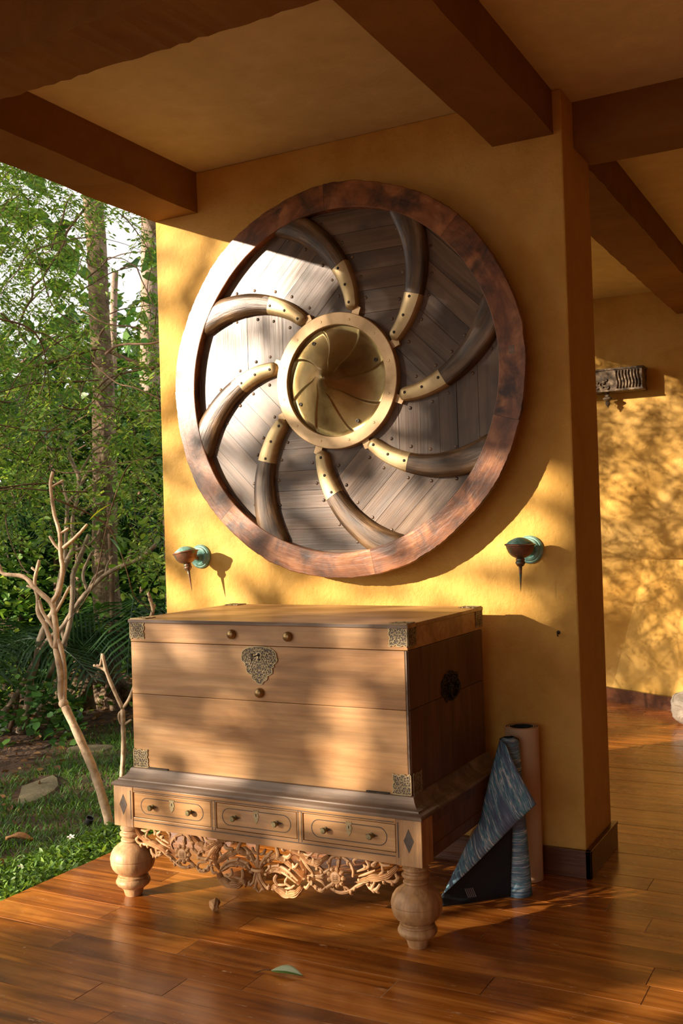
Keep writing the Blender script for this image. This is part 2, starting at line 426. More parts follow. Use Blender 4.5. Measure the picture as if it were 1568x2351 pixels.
wb = slab('wall_back', -3.205, -1.125, YW, 4.52, 0, 3.2, M_wall, bevel=.007)
b = MB()
b.box(-3.21, -1.103, YW-.02, YW-.0005, 0, .108); b.box(-1.1245, -1.103, YW-.02, 4.54, 0, .108)
b.box(-3.21, -1.101, YW-.022, YW-.0005, .098, .112); b.box(-1.1245, -1.101, YW-.022, 4.542, .098, .112)
o = b.build('baseboard_back', M_skirt, bevel=.002); o['kind'] = 'structure'
ceil = slab('ceiling', -3.24, 3.5, -2.5, 8.4, 3.2, 3.34, M_ceil)
def wobble_beam(x0, x1, y0, y1, z0, z1, ax):
    """plastered beam: long box cut in steps, its edges a little uneven"""
    b = MB(); n = 40; rows = []
    r = random.Random(int((x0+y0)*100))
    for i in range(n+1):
        t = i/n; j = lambda: r.uniform(-.0035, .0035)
        if ax == 1:
            y = y0+(y1-y0)*t; rows.append([(x0+j(), y, z0+j()), (x1+j(), y, z0+j()), (x1, y, z1), (x0, y, z1)])
        else:
            x = x0+(x1-x0)*t; rows.append([(x, y0+j(), z0+j()), (x, y1+j(), z0+j()), (x, y1, z1), (x, y0, z1)])
    b.grid(rows, close=True); b.add(rows[0], [(0, 1, 2, 3)]); b.add(rows[-1], [(3, 2, 1, 0)])
    return b
for a in ((-3.205, -2.945, -2.5, YW+.01, 3.0, 3.21, 1), (-1.42, -1.163, -2.5, YW+.01, 3.02, 3.21, 1), (-1.405, -1.13, 4.53, 8.21, 3.0, 3.21, 1),
          (-2.95, -1.415, 2.39, 2.646, 3.0, 3.21, 0), (-1.165, 3.5, 2.39, 2.646, 3.0, 3.21, 0), (-1.126, 3.5, 4.27, 4.535, 3.01, 3.21, 0)):
    wobble_beam(*a).build('beam', M_beam, ceil)
slab('wall_far', -3.1, 3.5, 8.22, 8.5, 0, 3.2, M_wall)
slab('wall_right', 3.5, 3.7, -2.5, 8.5, 0, 3.2, M_skirt)  # unseen wall, made dark so less light bounces onto right-facing surfaces
slab('wall_rear', .7, 3.5, -2.7, -2.5, 0, 3.2, M_wall)
b = MB()   # lower, thicker part of the far wall with a battered face
b.add([(-3.1, 8.19, 0), (-2.02, 8.19, 0), (-1.70, 8.19, 1.11), (-3.1, 8.19, 1.11), (-.6, 7.355, 0), (-.6, 7.54, 1.11), (3.49, 8.219, 0), (3.49, 8.219, 1.11), (-3.1, 8.219, 0), (-3.1, 8.219, 1.11), (3.49, 7.355, 0), (3.49, 7.54, 1.11)],
      [(0, 1, 2, 3), (1, 4, 5, 2), (4, 10, 11, 5), (10, 6, 7, 11), (3, 2, 5, 11, 7, 9), (0, 3, 9, 8), (0, 8, 6, 10, 4, 1), (8, 9, 7, 6)])
o = b.build('trim_1', M_wall); o['kind'] = 'structure'
b = MB()
b.box(-3.1, -2.02, 8.165, 8.189, 0, .10)
d = Vector((.862, -.507, 0)); nrm = Vector((-.507, -.862, 0))
p0 = Vector((-2.03, 8.185, 0)); p1 = p0+d*1.655
b.add([p0, p1, p1+nrm*.03, p0+nrm*.03]+[q+Vector((0, 0, .10)) for q in (p0, p1, p1+nrm*.03, p0+nrm*.03)], [(0, 1, 2, 3), (4, 5, 6, 7), (0, 1, 5, 4), (1, 2, 6, 5), (2, 3, 7, 6), (3, 0, 4, 7)])
b.box(-.61, 3.49, 7.32, 7.35, 0, .10)
o = b.build('baseboard_far', M_skirt); o['kind'] = 'structure'

# ================================================================ the round wooden wheel on the wall
WC = (-2.135, 2.087)
wheel = thing('wall_medallion', 'huge round wooden wall medallion with curved dark blades and bronze hub on yellow wall', 'wall decoration', (WC[0], YW, WC[1]), (PI/2, 0, 0))
def spiral_off(r):
    xs = [.20, .30, .40, .50, .60, .70, .80]; ys = [-6, 0, 6, 13, 20.5, 28.5, 37.5]
    return math.radians(np.interp(r, xs, ys))
def rp(r, a): return (r*math.cos(a), r*math.sin(a))
b = MB(); b.lathe([(.80, .001), (.80, .078), (0.0, .078)], 96)
b.build('backing_disc', M_black, wheel)
# planks of one sector, cut by parallel lines, then repeated eight times
PH = math.radians(28)
rs = np.linspace(.225, .80, 26)
outl = [rp(r, PH+spiral_off(r)) for r in rs]
a0 = PH+spiral_off(.80)
outl += [rp(.80, a0+math.radians(45)*t) for t in np.linspace(.08, .92, 12)]
outl += [rp(r, PH+math.radians(45)+spiral_off(r)) for r in rs[::-1]]
a1 = PH+spiral_off(.225)
outl += [rp(.225, a1+math.radians(45)*t) for t in (.8, .6, .4, .2)]
cuts = [.10, .285, .385, .475, .555, .65, .745, .83]
pm = []
for q0, q1 in zip(cuts[:-1], cuts[1:]):
    bb = bmesh.new()
    f = bb.faces.new([bb.verts.new((x, y, 0)) for x, y in outl])
    bmesh.ops.triangulate(bb, faces=bb.faces[:])
    for co, no in (((0, q0+.0007, 0), (0, -1, 0)), ((0, q1-.0007, 0), (0, 1, 0))):
        bmesh.ops.bisect_plane(bb, geom=bb.verts[:]+bb.edges[:]+bb.faces[:], plane_co=co, plane_no=no, clear_outer=True)
    if not bb.faces: bb.free(); continue
    bmesh.ops.recalc_face_normals(bb, faces=bb.faces)
    if bb.faces[0].normal.z < 0: bmesh.ops.reverse_faces(bb, faces=bb.faces)
    top = bb.faces[:]
    ex = bmesh.ops.extrude_face_region(bb, geom=top)
    vv = [e for e in ex['geom'] if isinstance(e, bmesh.types.BMVert)]
    bmesh.ops.translate(bb, verts=vv, vec=(0, 0, .018))
    bmesh.ops.recalc_face_normals(bb, faces=bb.faces)
    me = bpy.data.meshes.new('plank'); bb.to_mesh(me); bb.free(); me.materials.append(M_plank); pm.append(me)
for k in range(8):
    for me in pm:
        link('plank', me, wheel, (0, 0, .0795+rnd.uniform(0, .0025)), (0, 0, math.radians(45)*k))
# blades: dark horn with brass tip
def blade_strip(r0, r1, n, hmul, round_start, wmul=1.0):
    b = MB(); rows = []
    for i in range(n+1):
        t = i/n; r = r0+(r1-r0)*t
        a = PH+spiral_off(r); p = Vector(rp(r, a)+(0,))
        q = Vector(rp(r+.004, PH+spiral_off(r+.004))+(0,)); tg = (q-p).normalized(); nn = Vector((-tg.y, tg.x, 0))
        w = float(np.interp(r, [.30, .33, .42, .51, .62, .72, .82], [.052, .060, .074, .086, .104, .120, .132]))*wmul
        h = .041*hmul
        if round_start and t < .13:
            s = math.sqrt(max(0, 1-(1-t/.13)**2)); w *= .25+.75*s; h *= .55+.45*s
        row = []
        for u, hh in ((-1, 0), (-1, .45), (-.93, .72), (-.8, .90), (-.5, .98), (0, 1.0), (.5, .97), (.78, .86), (.92, .66), (1, .35), (1, 0)):
            c = p+nn*(u*w/2); row.append((c.x, c.y, .097+h*hh))
        rows.append(row)
    b.grid(rows); b.add(rows[0], [tuple(range(11))]); b.add(rows[-1], [tuple(range(11))[::-1]])
    b.uv = [((r0+(r1-r0)*i/n)*1.25, j*.013) for i in range(n+1) for j in range(11)]+[(r0, j*.013) for j in range(11)]+[(r1, j*.013) for j in range(11)]
    return b
hb_ = blade_strip(.503, .80, 26, 1.0, False, 1.0); horn_me = set_uv(hb_.mesh('blade', M_horn, 'auto'), hb_.uv)
tip_me = blade_strip(.315, .507, 20, 1.03, True, 1.015).mesh('brass_tip', M_brass, 'auto')
b = MB(); b.lathe([(.0065, 0), (.0065, .0012), (.0035, .002), (0, .0015)], 10); rivet_me = b.mesh('rivet', M_iron, True)
b = MB(); pa = PH+spiral_off(.29)
b.prism([rp(.285, pa-.09), rp(.335, pa-.085), rp(.345, pa+.02), rp(.29, pa+.03)], .097, .118); tab_me = b.mesh('tab', M_ring)
b = MB(); b.lathe([(.0080, 0), (.0072, .0016), (.005, .0028), (0, .0034)], 10); stud_me = b.mesh('stud', M_plank, True)
for k in range(8):
    bl = link('blade', horn_me, wheel, (0, 0, 0), (0, 0, math.radians(45)*k))
    t = link('brass_tip', tip_me, bl); t['label'] = 'brass tip with three rivets'
    link('tab', tab_me, bl)
    for r in (.345, .42, .492):
        p = rp(r, PH+spiral_off(r)+math.radians(.6)); link('rivet', rivet_me, bl, (p[0], p[1], .097+.041*1.03-.0004))
    for sgn in (-1, 1):
        for r in np.arange(.37, .76, .085):
            r += rnd.uniform(-.012, .012)
            w = float(np.interp(r, [.30, .51, .82], [.058, .09, .13]))/2+.026
            da = sgn*(w/r*1.12)
            a = PH+spiral_off(r)+da+math.radians(45)*k; p = rp(r, a)
            if .32 < r < .748: link('stud', stud_me, wheel, (p[0], p[1], .0985))
# rim of bent wooden segments
segs = [46.6, 91.9, 136.0, 178.3, 223.6, 281.3, 344.1, 406.6]
for a, c in zip(segs[:-1], segs[1:]):
    b = MB(); rows = []; n = max(40, int((c-a)/.55)); r2 = random.Random(int(a))
    for i in range(n+1):
        t = math.radians(a+.03+(c-a-.06)*i/n)
        jo = r2.uniform(-.0006, .0006)+.0035*mn.noise(Vector((t*14, a, 0)))+.0022*mn.noise(Vector((t*45, a, 2)))+.003*math.sin(t*9); ji = .0015*math.sin(t*7)
        R = .872+jo; ri = .757+ji; row = []
        for r, z in ((.80, .082), (R-.020, .086), (R-.004, .110), (R, .124), (R-.0005, .134), (R-.004, .1385), (.815, .1405), (ri+.0035, .1395), (ri+.0005, .1375), (ri, .131), (ri, .083)):
            row.append((r*math.cos(t), r*math.sin(t), z))
        rows.append(row)
    b.grid(rows, close=True); b.add(rows[0], [tuple(range(11))]); b.add(rows[-1], [tuple(range(11))[::-1]])
    us = [(math.radians(a+(c-a)*i/n)*.87+a, j*.017) for i in range(n+1) for j in range(11)]; us += us[:11]+us[-11:]
    link('rim_segment', set_uv(b.mesh('rim_segment', M_rim, 22), us), wheel)
b = MB(); b.prism([(-.012, -.016), (.012, -.016), (.012, .016), (-.012, .016)], 0, .0012)
b.build('peg', M_mould, wheel, loc=rp(.815, .06)+(.140,), rot=(0, 0, .06))
# hub ring and swirled bronze cap
b = MB(); b.lathe([(.246, .097), (.246, .131), (.2462, .1352), (.2485, .1368), (.2985, .1368), (.3010, .1350), (.3015, .128), (.3015, .097)], 96)
hub = b.build('hub_ring', M_ring, wheel, 22)
b = MB(); b.lathe([(.0055, 0), (.0055, .0007), (.004, .001), (0, .0006)], 10); hr = b.mesh('rivet', M_ring, True)
for k in range(12):
    p = rp(.272, math.radians(30*k+13)); link('rivet', hr, hub, (p[0], p[1], .1368))
b = MB(); rows = []
nr, na = 64, 288
for i in range(nr+1):
    rr = .2445*i/nr; row = []
    base = .112+.125*(1-rr/.2445)**1.45 if rr > .0 else .237
    rs_ = math.sqrt(rr*rr+.02**2)-.0; base = .112+.165*max(0, 1-rs_/.2453)**1.7
    fade = min(1, max(0, (rr-.035)/.05))*min(1, max(0, (.243-rr)/.018))
    for j in range(na):
        an = 2*PI*j/na
        ph = (an-math.radians(20)+.40*(1-rr/.2445)**.7+1.3*max(0, 1-rr/.09)**2)/(2*PI)*8
        fr = ph-math.floor(ph)
        st = fr**1.6 if fr < .95 else (1-fr)/.05*.92
        row.append((rr*math.cos(an), rr*math.sin(an), base+.011*fade*(st-.45)*(.5+.5*rr/.2445)))
    rows.append(row)
b.grid(rows, close=True)
cap = b.build('hub_cap', M_cap, wheel, True)
b = MB(); b.lathe([(.0085, .0), (.0085, .0035), (.0055, .0040), (.0052, .001), (0, .001)], 14); hole = b.mesh('bolt_hole', M_iron, 'auto')
for an in (122, 21, -62, 205):
    p = rp(.208, math.radians(an)); link('bolt_hole', hole, cap, (p[0], p[1], .118))

# ================================================================ two wall sconces
def sconce(label, x, z, tilt, lean):
    t = thing('wall_sconce', label, 'wall lamp', (x, YW, z), (PI/2, 0, 0), 'patinated copper wall sconces beside the round medallion')
    b = MB(); b.lathe([(.058, 0), (.058, .008), (.052, .015), (.047, .015), (.044, .021), (.036, .024), (.030, .020), (.026, .022), (.020, .032), (.014, .035), (0, .035)], 40)
    o = b.build('wall_plate', M_verd, t, 'auto'); o['label'] = 'verdigris green round wall plate'
    b = MB(); b.tube([(0, -.005, .033), (0, -.004, .06), (0, .004, .085), (0, .012, .10)], [.011, .009, .010, .012], 12); b.build('arm', M_copper, t, True)
    M = Matrix.Translation((0.0, .022, .125)) @ Matrix.Rotation(tilt, 4, 'Z') @ Matrix.Rotation(-PI/2, 4, 'X')
    b = MB(); b.lathe([(0, -.054), (.018, -.052), (.034, -.044), (.047, -.030), (.055, -.012), (.0575, -.002), (.0625, .0), (.0625, .004), (.058, .006), (.052, .002), (.03, .002)], 40, M)
    bowl = b.build('bowl', M_copper, t, 'auto')
    b = MB(); b.lathe([(.057, .004), (.048, .013), (.036, .021), (.022, .028), (.010, .031), (0, .0315)], 40, M)
    o = b.build('lid', M_verd, bowl, True)
    M2 = M @ Matrix.Rotation(lean, 4, 'Y')
    b = MB(); b.lathe([(.010, -.050), (.018, -.055), (.0185, -.061), (.016, -.063), (.0195, -.067), (.0195, -.074), (.016, -.078), (.013, -.084), (.006, -.087)], 24, M2); b.build('finial', M_copper, t, 'auto')
    b = MB(); b.lathe([(.0078, -.083), (.0062, -.105), (.0038, -.14), (.0022, -.165), (.0004, -.186)], 12, M2); b.build('spike', M_copper, t, True)
    return t
sconce('copper wall sconce left of the round medallion near the garden edge, its bowl tilted', -2.983, 1.318, math.radians(10), 0)
sconce('copper wall sconce right of the round medallion on yellow wall, its bowl level', -1.318, 1.325, math.radians(-1), 0)

hk = thing('wall_hook', 'tiny dark iron hook in the yellow wall between sconce and chest', 'hook', (-1.209, YW, .985), (PI/2, 0, 0))
b = MB(); b.lathe([(.008, 0), (.008, .002), (.004, .004), (.0025, .004)], 12); b.build('hook_plate', M_iron, hk, 'auto')
b = MB(); b.tube([(0, 0, .003), (0, 0, .012), (0, -.006, .017), (0, -.013, .014), (0, -.014, .008)], .0022, 6); b.build('hook_arm', M_iron, hk, True)

# ================================================================ old chest on its stand
CX, CY = -2.095, 3.59
chest = thing('storage_chest', 'large teak chest with brass corner mounts, three drawers and turned feet', 'chest', (CX, CY, 0))
def cb(b, name, mat, parent=None, **k):
    pl = chest.location if True else None
    b.v = [(v[0]-CX, v[1]-CY, v[2]) for v in b.v]
    return b.build(name, mat, parent or chest, **k)
def cbox(name, mat, x0, x1, y0, y1, z0, z1, parent=None, bevel=.0015):
    b = MB(); b.box(x0, x1, y0, y1, z0, z1); return cb(b, name, mat, parent, bevel=bevel)
X0, X1, Y0, Y1 = -2.703, -1.485, 3.225, 3.955
lid = cbox('lid', M_chest, X0-.001, X1+.001, Y0-.001, Y1, 1.0095, 1.0855, bevel=.002)
for i, (ya, yb) in enumerate(((Y0-.006, 3.47), (3.4715, 3.72), (3.7215, Y1+.004))):
    o = cbox('top_board', M_chest, X0-.006, X1+.006, ya, yb, 1.0858, 1.0995, lid)
o = cbox('edge_strip', M_mould, X0-.0065, X1+.0065, Y0-.0085, Y0-.0055, 1.086, 1.0985, lid, .001); o['label'] = 'dark weathered front edge strip'
cbox('carcass', M_black, X0+.015, X1-.015, Y0+.015, Y1-.01, .508, 1.008, bevel=0)
cbox('front_panel', M_chest, X0, X1-.0125, Y0, Y0+.016, .8025, 1.0075)
cbox('front_panel', M_chest, X0, X1-.0125, Y0, Y0+.016, .508, .8010)
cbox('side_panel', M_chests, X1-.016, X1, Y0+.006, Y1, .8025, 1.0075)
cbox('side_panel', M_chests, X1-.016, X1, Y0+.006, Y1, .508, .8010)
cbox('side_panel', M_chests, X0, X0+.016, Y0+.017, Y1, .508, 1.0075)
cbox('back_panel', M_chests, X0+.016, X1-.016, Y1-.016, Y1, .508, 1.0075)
o = cbox('corner_bead', M_mould, X1-.0115, X1-.0045, Y0+.0005, Y0+.01, .508, 1.0075, bevel=.001)
# dome studs on the front
b = MB(); b.lathe([(.0175, 0), (.0185, .002), (.0182, .008), (.0165, .0135), (.013, .0175), (.007, .020), (0, .0208)], 28); dome = b.mesh('dome_stud', M_dome, True)
for x, z in ((-2.212, 1.050), (-1.964, 1.047)): link('dome_stud', dome, lid, (x-CX, Y0-.001-CY, z), (PI/2, 0, 0))
link('dome_stud', dome, chest, (-2.095-CX, Y0-CY, .834), (PI/2, 0, 0))
# pierced brass mounts
def inside(poly, x, y):
    c = False; n = len(poly)
    for i in range(n):
        x1, y1 = poly[i]; x2, y2 = poly[(i+1) % n]
        if (y1 > y) != (y2 > y) and x < (x2-x1)*(y-y1)/(y2-y1)+x1: c = not c
    return c
def filigree(poly, M, seed, cell=.0100, w=.0021, th=.0022, sym=False):
    b = MB(); b.mi = 1; b.prism(poly, .0002, .0008, M); b.mi = 0  # dark backing sheet: shadow and patina of the gaps put into its colour
    b.ribbon(poly+[poly[0]], .0034, .0002, th+.0006, M, n=2)
    r = random.Random(seed)
    xs = [p[0] for p in poly]; ys = [p[1] for p in poly]
    y = min(ys)+cell*.5; row = 0
    while y < max(ys):
        x = min(xs)+cell*(.5 if row % 2 else .95)
        while x < max(xs):
            if (not sym or x >= -1e-6) and inside(poly, x, y):
                a = r.uniform(0, 2*PI); d = r.choice([-1, 1]); R = cell*r.uniform(.42, .56)
                pts = []
                for k in range(7):
                    q = k/6; rr = R*(1.15-.75*q); an = a+d*q*4.3
                    pts.append((x+rr*math.cos(an), y+rr*math.sin(an)))
                b.ribbon(pts, w, .0002, th+r.uniform(-.0003, .0003), M, n=2)
                if sym and x > cell*.3: b.ribbon([(-px, py) for px, py in pts], w, .0002, th, M, n=2)
            x += cell
        y += cell*.88; row += 1
    return b
def mount_poly(w, h):
    """scalloped square with one corner lobe; (0,0) is the chest's corner"""
    return [(0, 0), (w*.95, 0), (w, h*.10), (w*.93, h*.22), (w*1.0, h*.34), (w*.97, h*.5), (w*.90, h*.58), (w*.97, h*.72), (w*.95, h*.86), (w*1.0, h*1.0), (w*.86, h*.93), (w*.74, h*.96), (w*.62, h*.90), (w*.5, h*.98), (w*.34, h*.98), (w*.22, h*.91), (w*.1, h*.97), (0, h*.95)]
def FM(x, z, sx, sz, y=Y0-.0012):     # front face: u right, v up
    return Matrix(((sx, 0, 0, x), (0, 0, -1, y), (0, sz, 0, z), (0, 0, 0, 1)))
def SM(y, z, sy, sz, x=X1+.0012):     # right side face
    return Matrix(((0, 0, 1, x), (sy, 0, 0, y), (0, sz, 0, z), (0, 0, 0, 1)))
def TM(x, y, sx, sy, z=1.0999):       # top face
    return Matrix(((sx, 0, 0, x), (0, sy, 0, y), (0, 0, 1, z), (0, 0, 0, 1)))
MP = mount_poly(.070, .070)
for i, (M, par) in enumerate(((FM(X0, 1.093, 1, -1, Y0-.002), lid), (FM(X1, 1.093, -1, -1, Y0-.002), lid), (FM(X0+.001, .511, 1, 1), None), (FM(X1-.002, .511, -1, 1), None),
                  (SM(Y0+.001, 1.092, 1, -1, X1+.002), lid), (SM(Y1-.002, 1.092, -1, -1, X1+.002), lid), (SM(Y0+.01, .511, 1, 1), None),
                  (TM(X0, Y0, 1, 1), lid), (TM(X1, Y0, -1, 1), lid), (TM(X0, Y1, 1, -1), lid), (TM(X1, Y1, -1, -1), lid))):
    o = cb(filigree(MP, M, 11+i), 'corner_mount', [M_fili, M_inlay], par); o['label'] = 'pierced brass corner mount'
# lock plate, keyhole and key
E2 = [(0, .036), (.020, .0365), (.040, .033), (.060, .026), (.074, .014), (.0765, -.002), (.079, -.012), (.072, -.022), (.061, -.030), (.066, -.036), (.056, -.040), (.057, -.052), (.052, -.062), (.042, -.068), (.034, -.070), (.034, -.080), (.027, -.088), (.018, -.091), (.014, -.098), (.006, -.102), (0, -.103)]
EP = E2+[(-x, y) for x, y in E2[::-1][1:-1]]
lk = cb(filigree(EP, FM(-2.0935, .970, 1, 1), 5, .0110, .0024, .0026, True), 'lock_plate', [M_fili, M_inlay]); lk['label'] = 'pierced brass lock plate with keyhole'
b = MB(); M = FM(-2.0935, .970, 1, 1)
b.prism([(.013*math.cos(a), .004+.013*math.sin(a)) for a in np.linspace(0, 2*PI, 20)[:-1]], .001, .0032, M)
cb(b, 'boss', M_fili, lk)
b = MB(); b.prism([(.0065*math.cos(a), .006+.0065*math.sin(a)) for a in np.linspace(0, 2*PI, 18)[:-1]], .001, .0038, M); b.prism([(-.0035, -.016), (.0035, -.016), (.002, .004), (-.002, .004)], .001, .0037, M)
cb(b, 'keyhole', M_black, lk)
b = MB(); kc = Vector((-2.0955, Y0-.004, .974))
b.tube([kc, kc+Vector((-.004, -.022, -.001))], .0022, 8)
rc = kc+Vector((-.006, -.034, -.003))
b.tube([rc+Vector((.003*math.cos(a), -.010*math.cos(a), .012*math.sin(a))) for a in np.linspace(0, 2*PI, 17)], .0018, 6, smooth=False)
cb(b, 'key', M_iron, lk, smooth=True)
# hinge leaves at the foot of the front
for xa, xb in ((-2.625, -2.533), (-1.661, -1.571)):
    b = MB(); b.box(xa, xb, Y0-.0035, Y0-.0002, .5085, .5135); b.tube([(xa, Y0-.0045, .5085), (xb, Y0-.0045, .5085)], .0028, 8); cb(b, 'hinge', M_iron)
# drop handle on the side
hp = [((.088+.006*math.cos(9*a))*math.cos(a)*.95, (.052+.004*math.cos(9*a))*math.sin(a)) for a in np.linspace(0, 2*PI, 73)[:-1]]
b = filigree(hp, SM(3.595, .832, 1, 1), 77, .014, .0045, .004); hd = cb(b, 'side_handle', [M_iron, M_black]); hd['label'] = 'dark iron side handle with pierced plate'
b = MB(); b.tube([(X1+.016+.006*math.sin(a), 3.612+.040*math.cos(a), .822+.036*math.sin(a)) for a in np.linspace(PI*.1, -PI*1.1, 15)], .005, 8, smooth=False); b.tube([(X1, 3.645, .836), (X1+.022, 3.648, .836)], .006, 8); b.tube([(X1, 3.575, .836), (X1+.022, 3.575, .836)], .006, 8)
cb(b, 'drop_ring', M_iron, hd, smooth=True)
# moulding between chest and stand
prof = [(-.02, .5085), (.004, .5085), (.010, .5065), (.013, .500), (.017, .490), (.026, .4795), (.037, .4725), (.046, .4700), (.0475, .4655), (.053, .4625), (.062, .4585), (.067, .452), (.066, .4455), (.061, .443), (-.02, .443)]
b = MB(); rows = []
for o_, z in prof: rows.append([(X0-o_, Y0-o_, z), (X1+o_*.93, Y0-o_, z), (X1+o_*.93, Y1+o_*.8, z), (X0-o_, Y1+o_*.8, z)])
vs = [p for r in rows for p in r]; fs = []
for i in range(len(rows)-1):
    for j in range(4): fs.append((i*4+j, i*4+(j+1) % 4, (i+1)*4+(j+1) % 4, (i+1)*4+j))
fs += [(0, 1, 2, 3), tuple((len(rows)-1)*4+k for k in (3, 2, 1, 0))]
b.add(vs, fs); cb(b, 'moulding', M_mould, smooth='auto')
# stand frame
SX0, SX1, SY0, SY1 = -2.762, -1.4265, 3.165, 4.005
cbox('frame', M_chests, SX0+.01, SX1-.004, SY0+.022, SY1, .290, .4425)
for xa, xb in ((SX0, -2.666), (-1.5235, SX1)):
    p = cbox('corner_post', M_leg, xa, xb, SY0-.001, SY0+.095, .2855, .4427, bevel=.002)
    xm = (xa+xb)/2; b = MB(); b.prism([(-.019, 0), (0, -.041), (.019, 0), (0, .041)], 0, .0009, FM(xm, .372, 1, 1, SY0-.0009)); cb(b, 'diamond_inlay', M_inlay, p)
for xa, xb in ((SX0, -2.666), (-1.5235, SX1)): cbox('corner_post', M_leg, xa, xb, SY1-.095, SY1+.001, .2855, .4427, bevel=.002)
cbox('rail', M_chest, -2.6655, -1.524, SY0+.001, SY0+.02, .2865, .3265)
cbox('rail', M_chest, -2.6655, -1.524, SY0+.001, SY0+.02, .4235, .4427)
for xa, xb in ((-2.293, -2.269), (-1.916, -1.892)): cbox('rail', M_chest, xa, xb, SY0+.001, SY0+.02, .3268, .4232)
b = MB()
for q in ((-2.6655, -1.527, .3125, .3165), (-2.660, -1.530, .4285, .4315), (-2.6785, -2.6745, .318, .430), (-1.5165, -1.5125, .312, .432), (-2.2895, -2.2865, .318, .429), (-2.2755, -2.2725, .318, .429), (-1.9125, -1.9095, .318, .429), (-1.8985, -1.8955, .318, .429)):
    yb = SY0+.0005 if -2.666 < q[0] < -1.52 else SY0-.0018
    b.box(q[0], q[1], yb, yb+.003, q[2], q[3])
cb(b, 'inlay_line', M_inlay)
for yb, ye in ((SY0+.1, SY1-.1),):
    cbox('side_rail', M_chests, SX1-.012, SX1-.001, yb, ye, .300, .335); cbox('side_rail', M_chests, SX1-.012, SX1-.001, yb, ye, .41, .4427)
b = MB(); b.lathe([(.0095, 0), (.0085, .002), (.0048, .005), (.0045, .011), (.006, .013), (.0105, .0145), (.0112, .0175), (.0105, .0225), (.0085, .0245), (0, .0248)], 22); knob = b.mesh('knob', M_knob, 'auto')
for xc, hw in ((-2.4785, .1825), (-2.0925, .1735), (-1.7075, .1805)):
    z0, z1 = .3285, .4215
    dr = cbox('drawer', M_chest, xc-hw, xc+hw, SY0+.0025, SY0+.021, z0, z1, bevel=.001)
    b = MB(); st = []
    for a in np.linspace(-PI/2, PI/2, 11): st.append((.118+.031*math.cos(a), .031*math.sin(a)))
    for a in np.linspace(PI/2, 3*PI/2, 11): st.append((-.118+.031*math.cos(a), .031*math.sin(a)))
    b.ribbon(st+[st[0]], .0030, 0, .0006, FM(xc, .3755, 1, 1, SY0+.0023), n=1); cb(b, 'oval_inlay', M_inlay, dr)
    b = MB()
    for dx in (-.091, .091): b.prism([(dx-.026, 0), (dx, -.007), (dx+.026, 0), (dx, .007)], 0, .0005, FM(xc, .3755, 1, 1, SY0+.0022))
    cb(b, 'lozenge_inlay', M_inlay, dr)
    for dx in (-.091, .091): link('knob', knob, dr, (xc+dx-CX, SY0+.002-CY, .3755), (PI/2, 0, 0))
    b = MB(); es = [(0, .022), (.005, .018), (.010, .022), (.0125, .015), (.0075, .010), (.011, .004), (.0125, -.004), (.007, -.010), (.010, -.014), (.004, -.022), (0, -.029)]
    b.prism(es+[(-x, y) for x, y in es[::-1][1:-1]], 0, .0018, FM(xc+.002, .3915, 1, 1, SY0+.0023))
    e = cb(b, 'keyhole_plate', M_fili, dr)
    b = MB(); b.prism([(-.0017, -.003), (.0017, -.003), (.0017, .007), (-.0017, .007)], 0, .0022, FM(xc+.002, .3915, 1, 1, SY0+.0023)); cb(b, 'keyhole', M_black, dr)
# turned feet
lp = [(.036, .2853), (.041, .277), (.0455, .272), (.0455, .266), (.040, .261), (.041, .256), (.0475, .252), (.049, .247), (.047, .241), (.039, .236), (.038, .231), (.0435, .227), (.0445, .222), (.041, .216), (.045, .211), (.058, .203), (.073, .190), (.083, .174), (.0875, .158), (.0885, .150), (.0865, .148), (.0865, .1455), (.0875, .143), (.086, .128), (.080, .112), (.070, .099), (.059, .091), (.0535, .087), (.053, .083), (.060, .080), (.0605, .0755), (.058, .073), (.063, .069), (.0675, .061), (.0675, .054), (.062, .045), (.053, .038), (.046, .035), (.045, .031), (.0395, .029), (.039, .024), (.036, .012), (.032, .001)]
b = MB(); b.lathe([(r*1.01, z) for r, z in lp], 40); leg = b.mesh('leg', M_leg, 'auto')
for x, y in ((-2.715, 3.213), (-1.475, 3.213), (-2.715, 3.957), (-1.475, 3.957)): link('leg', leg, chest, (x-CX, y-CY, 0), (0, 0, rnd.uniform(0, 6)))
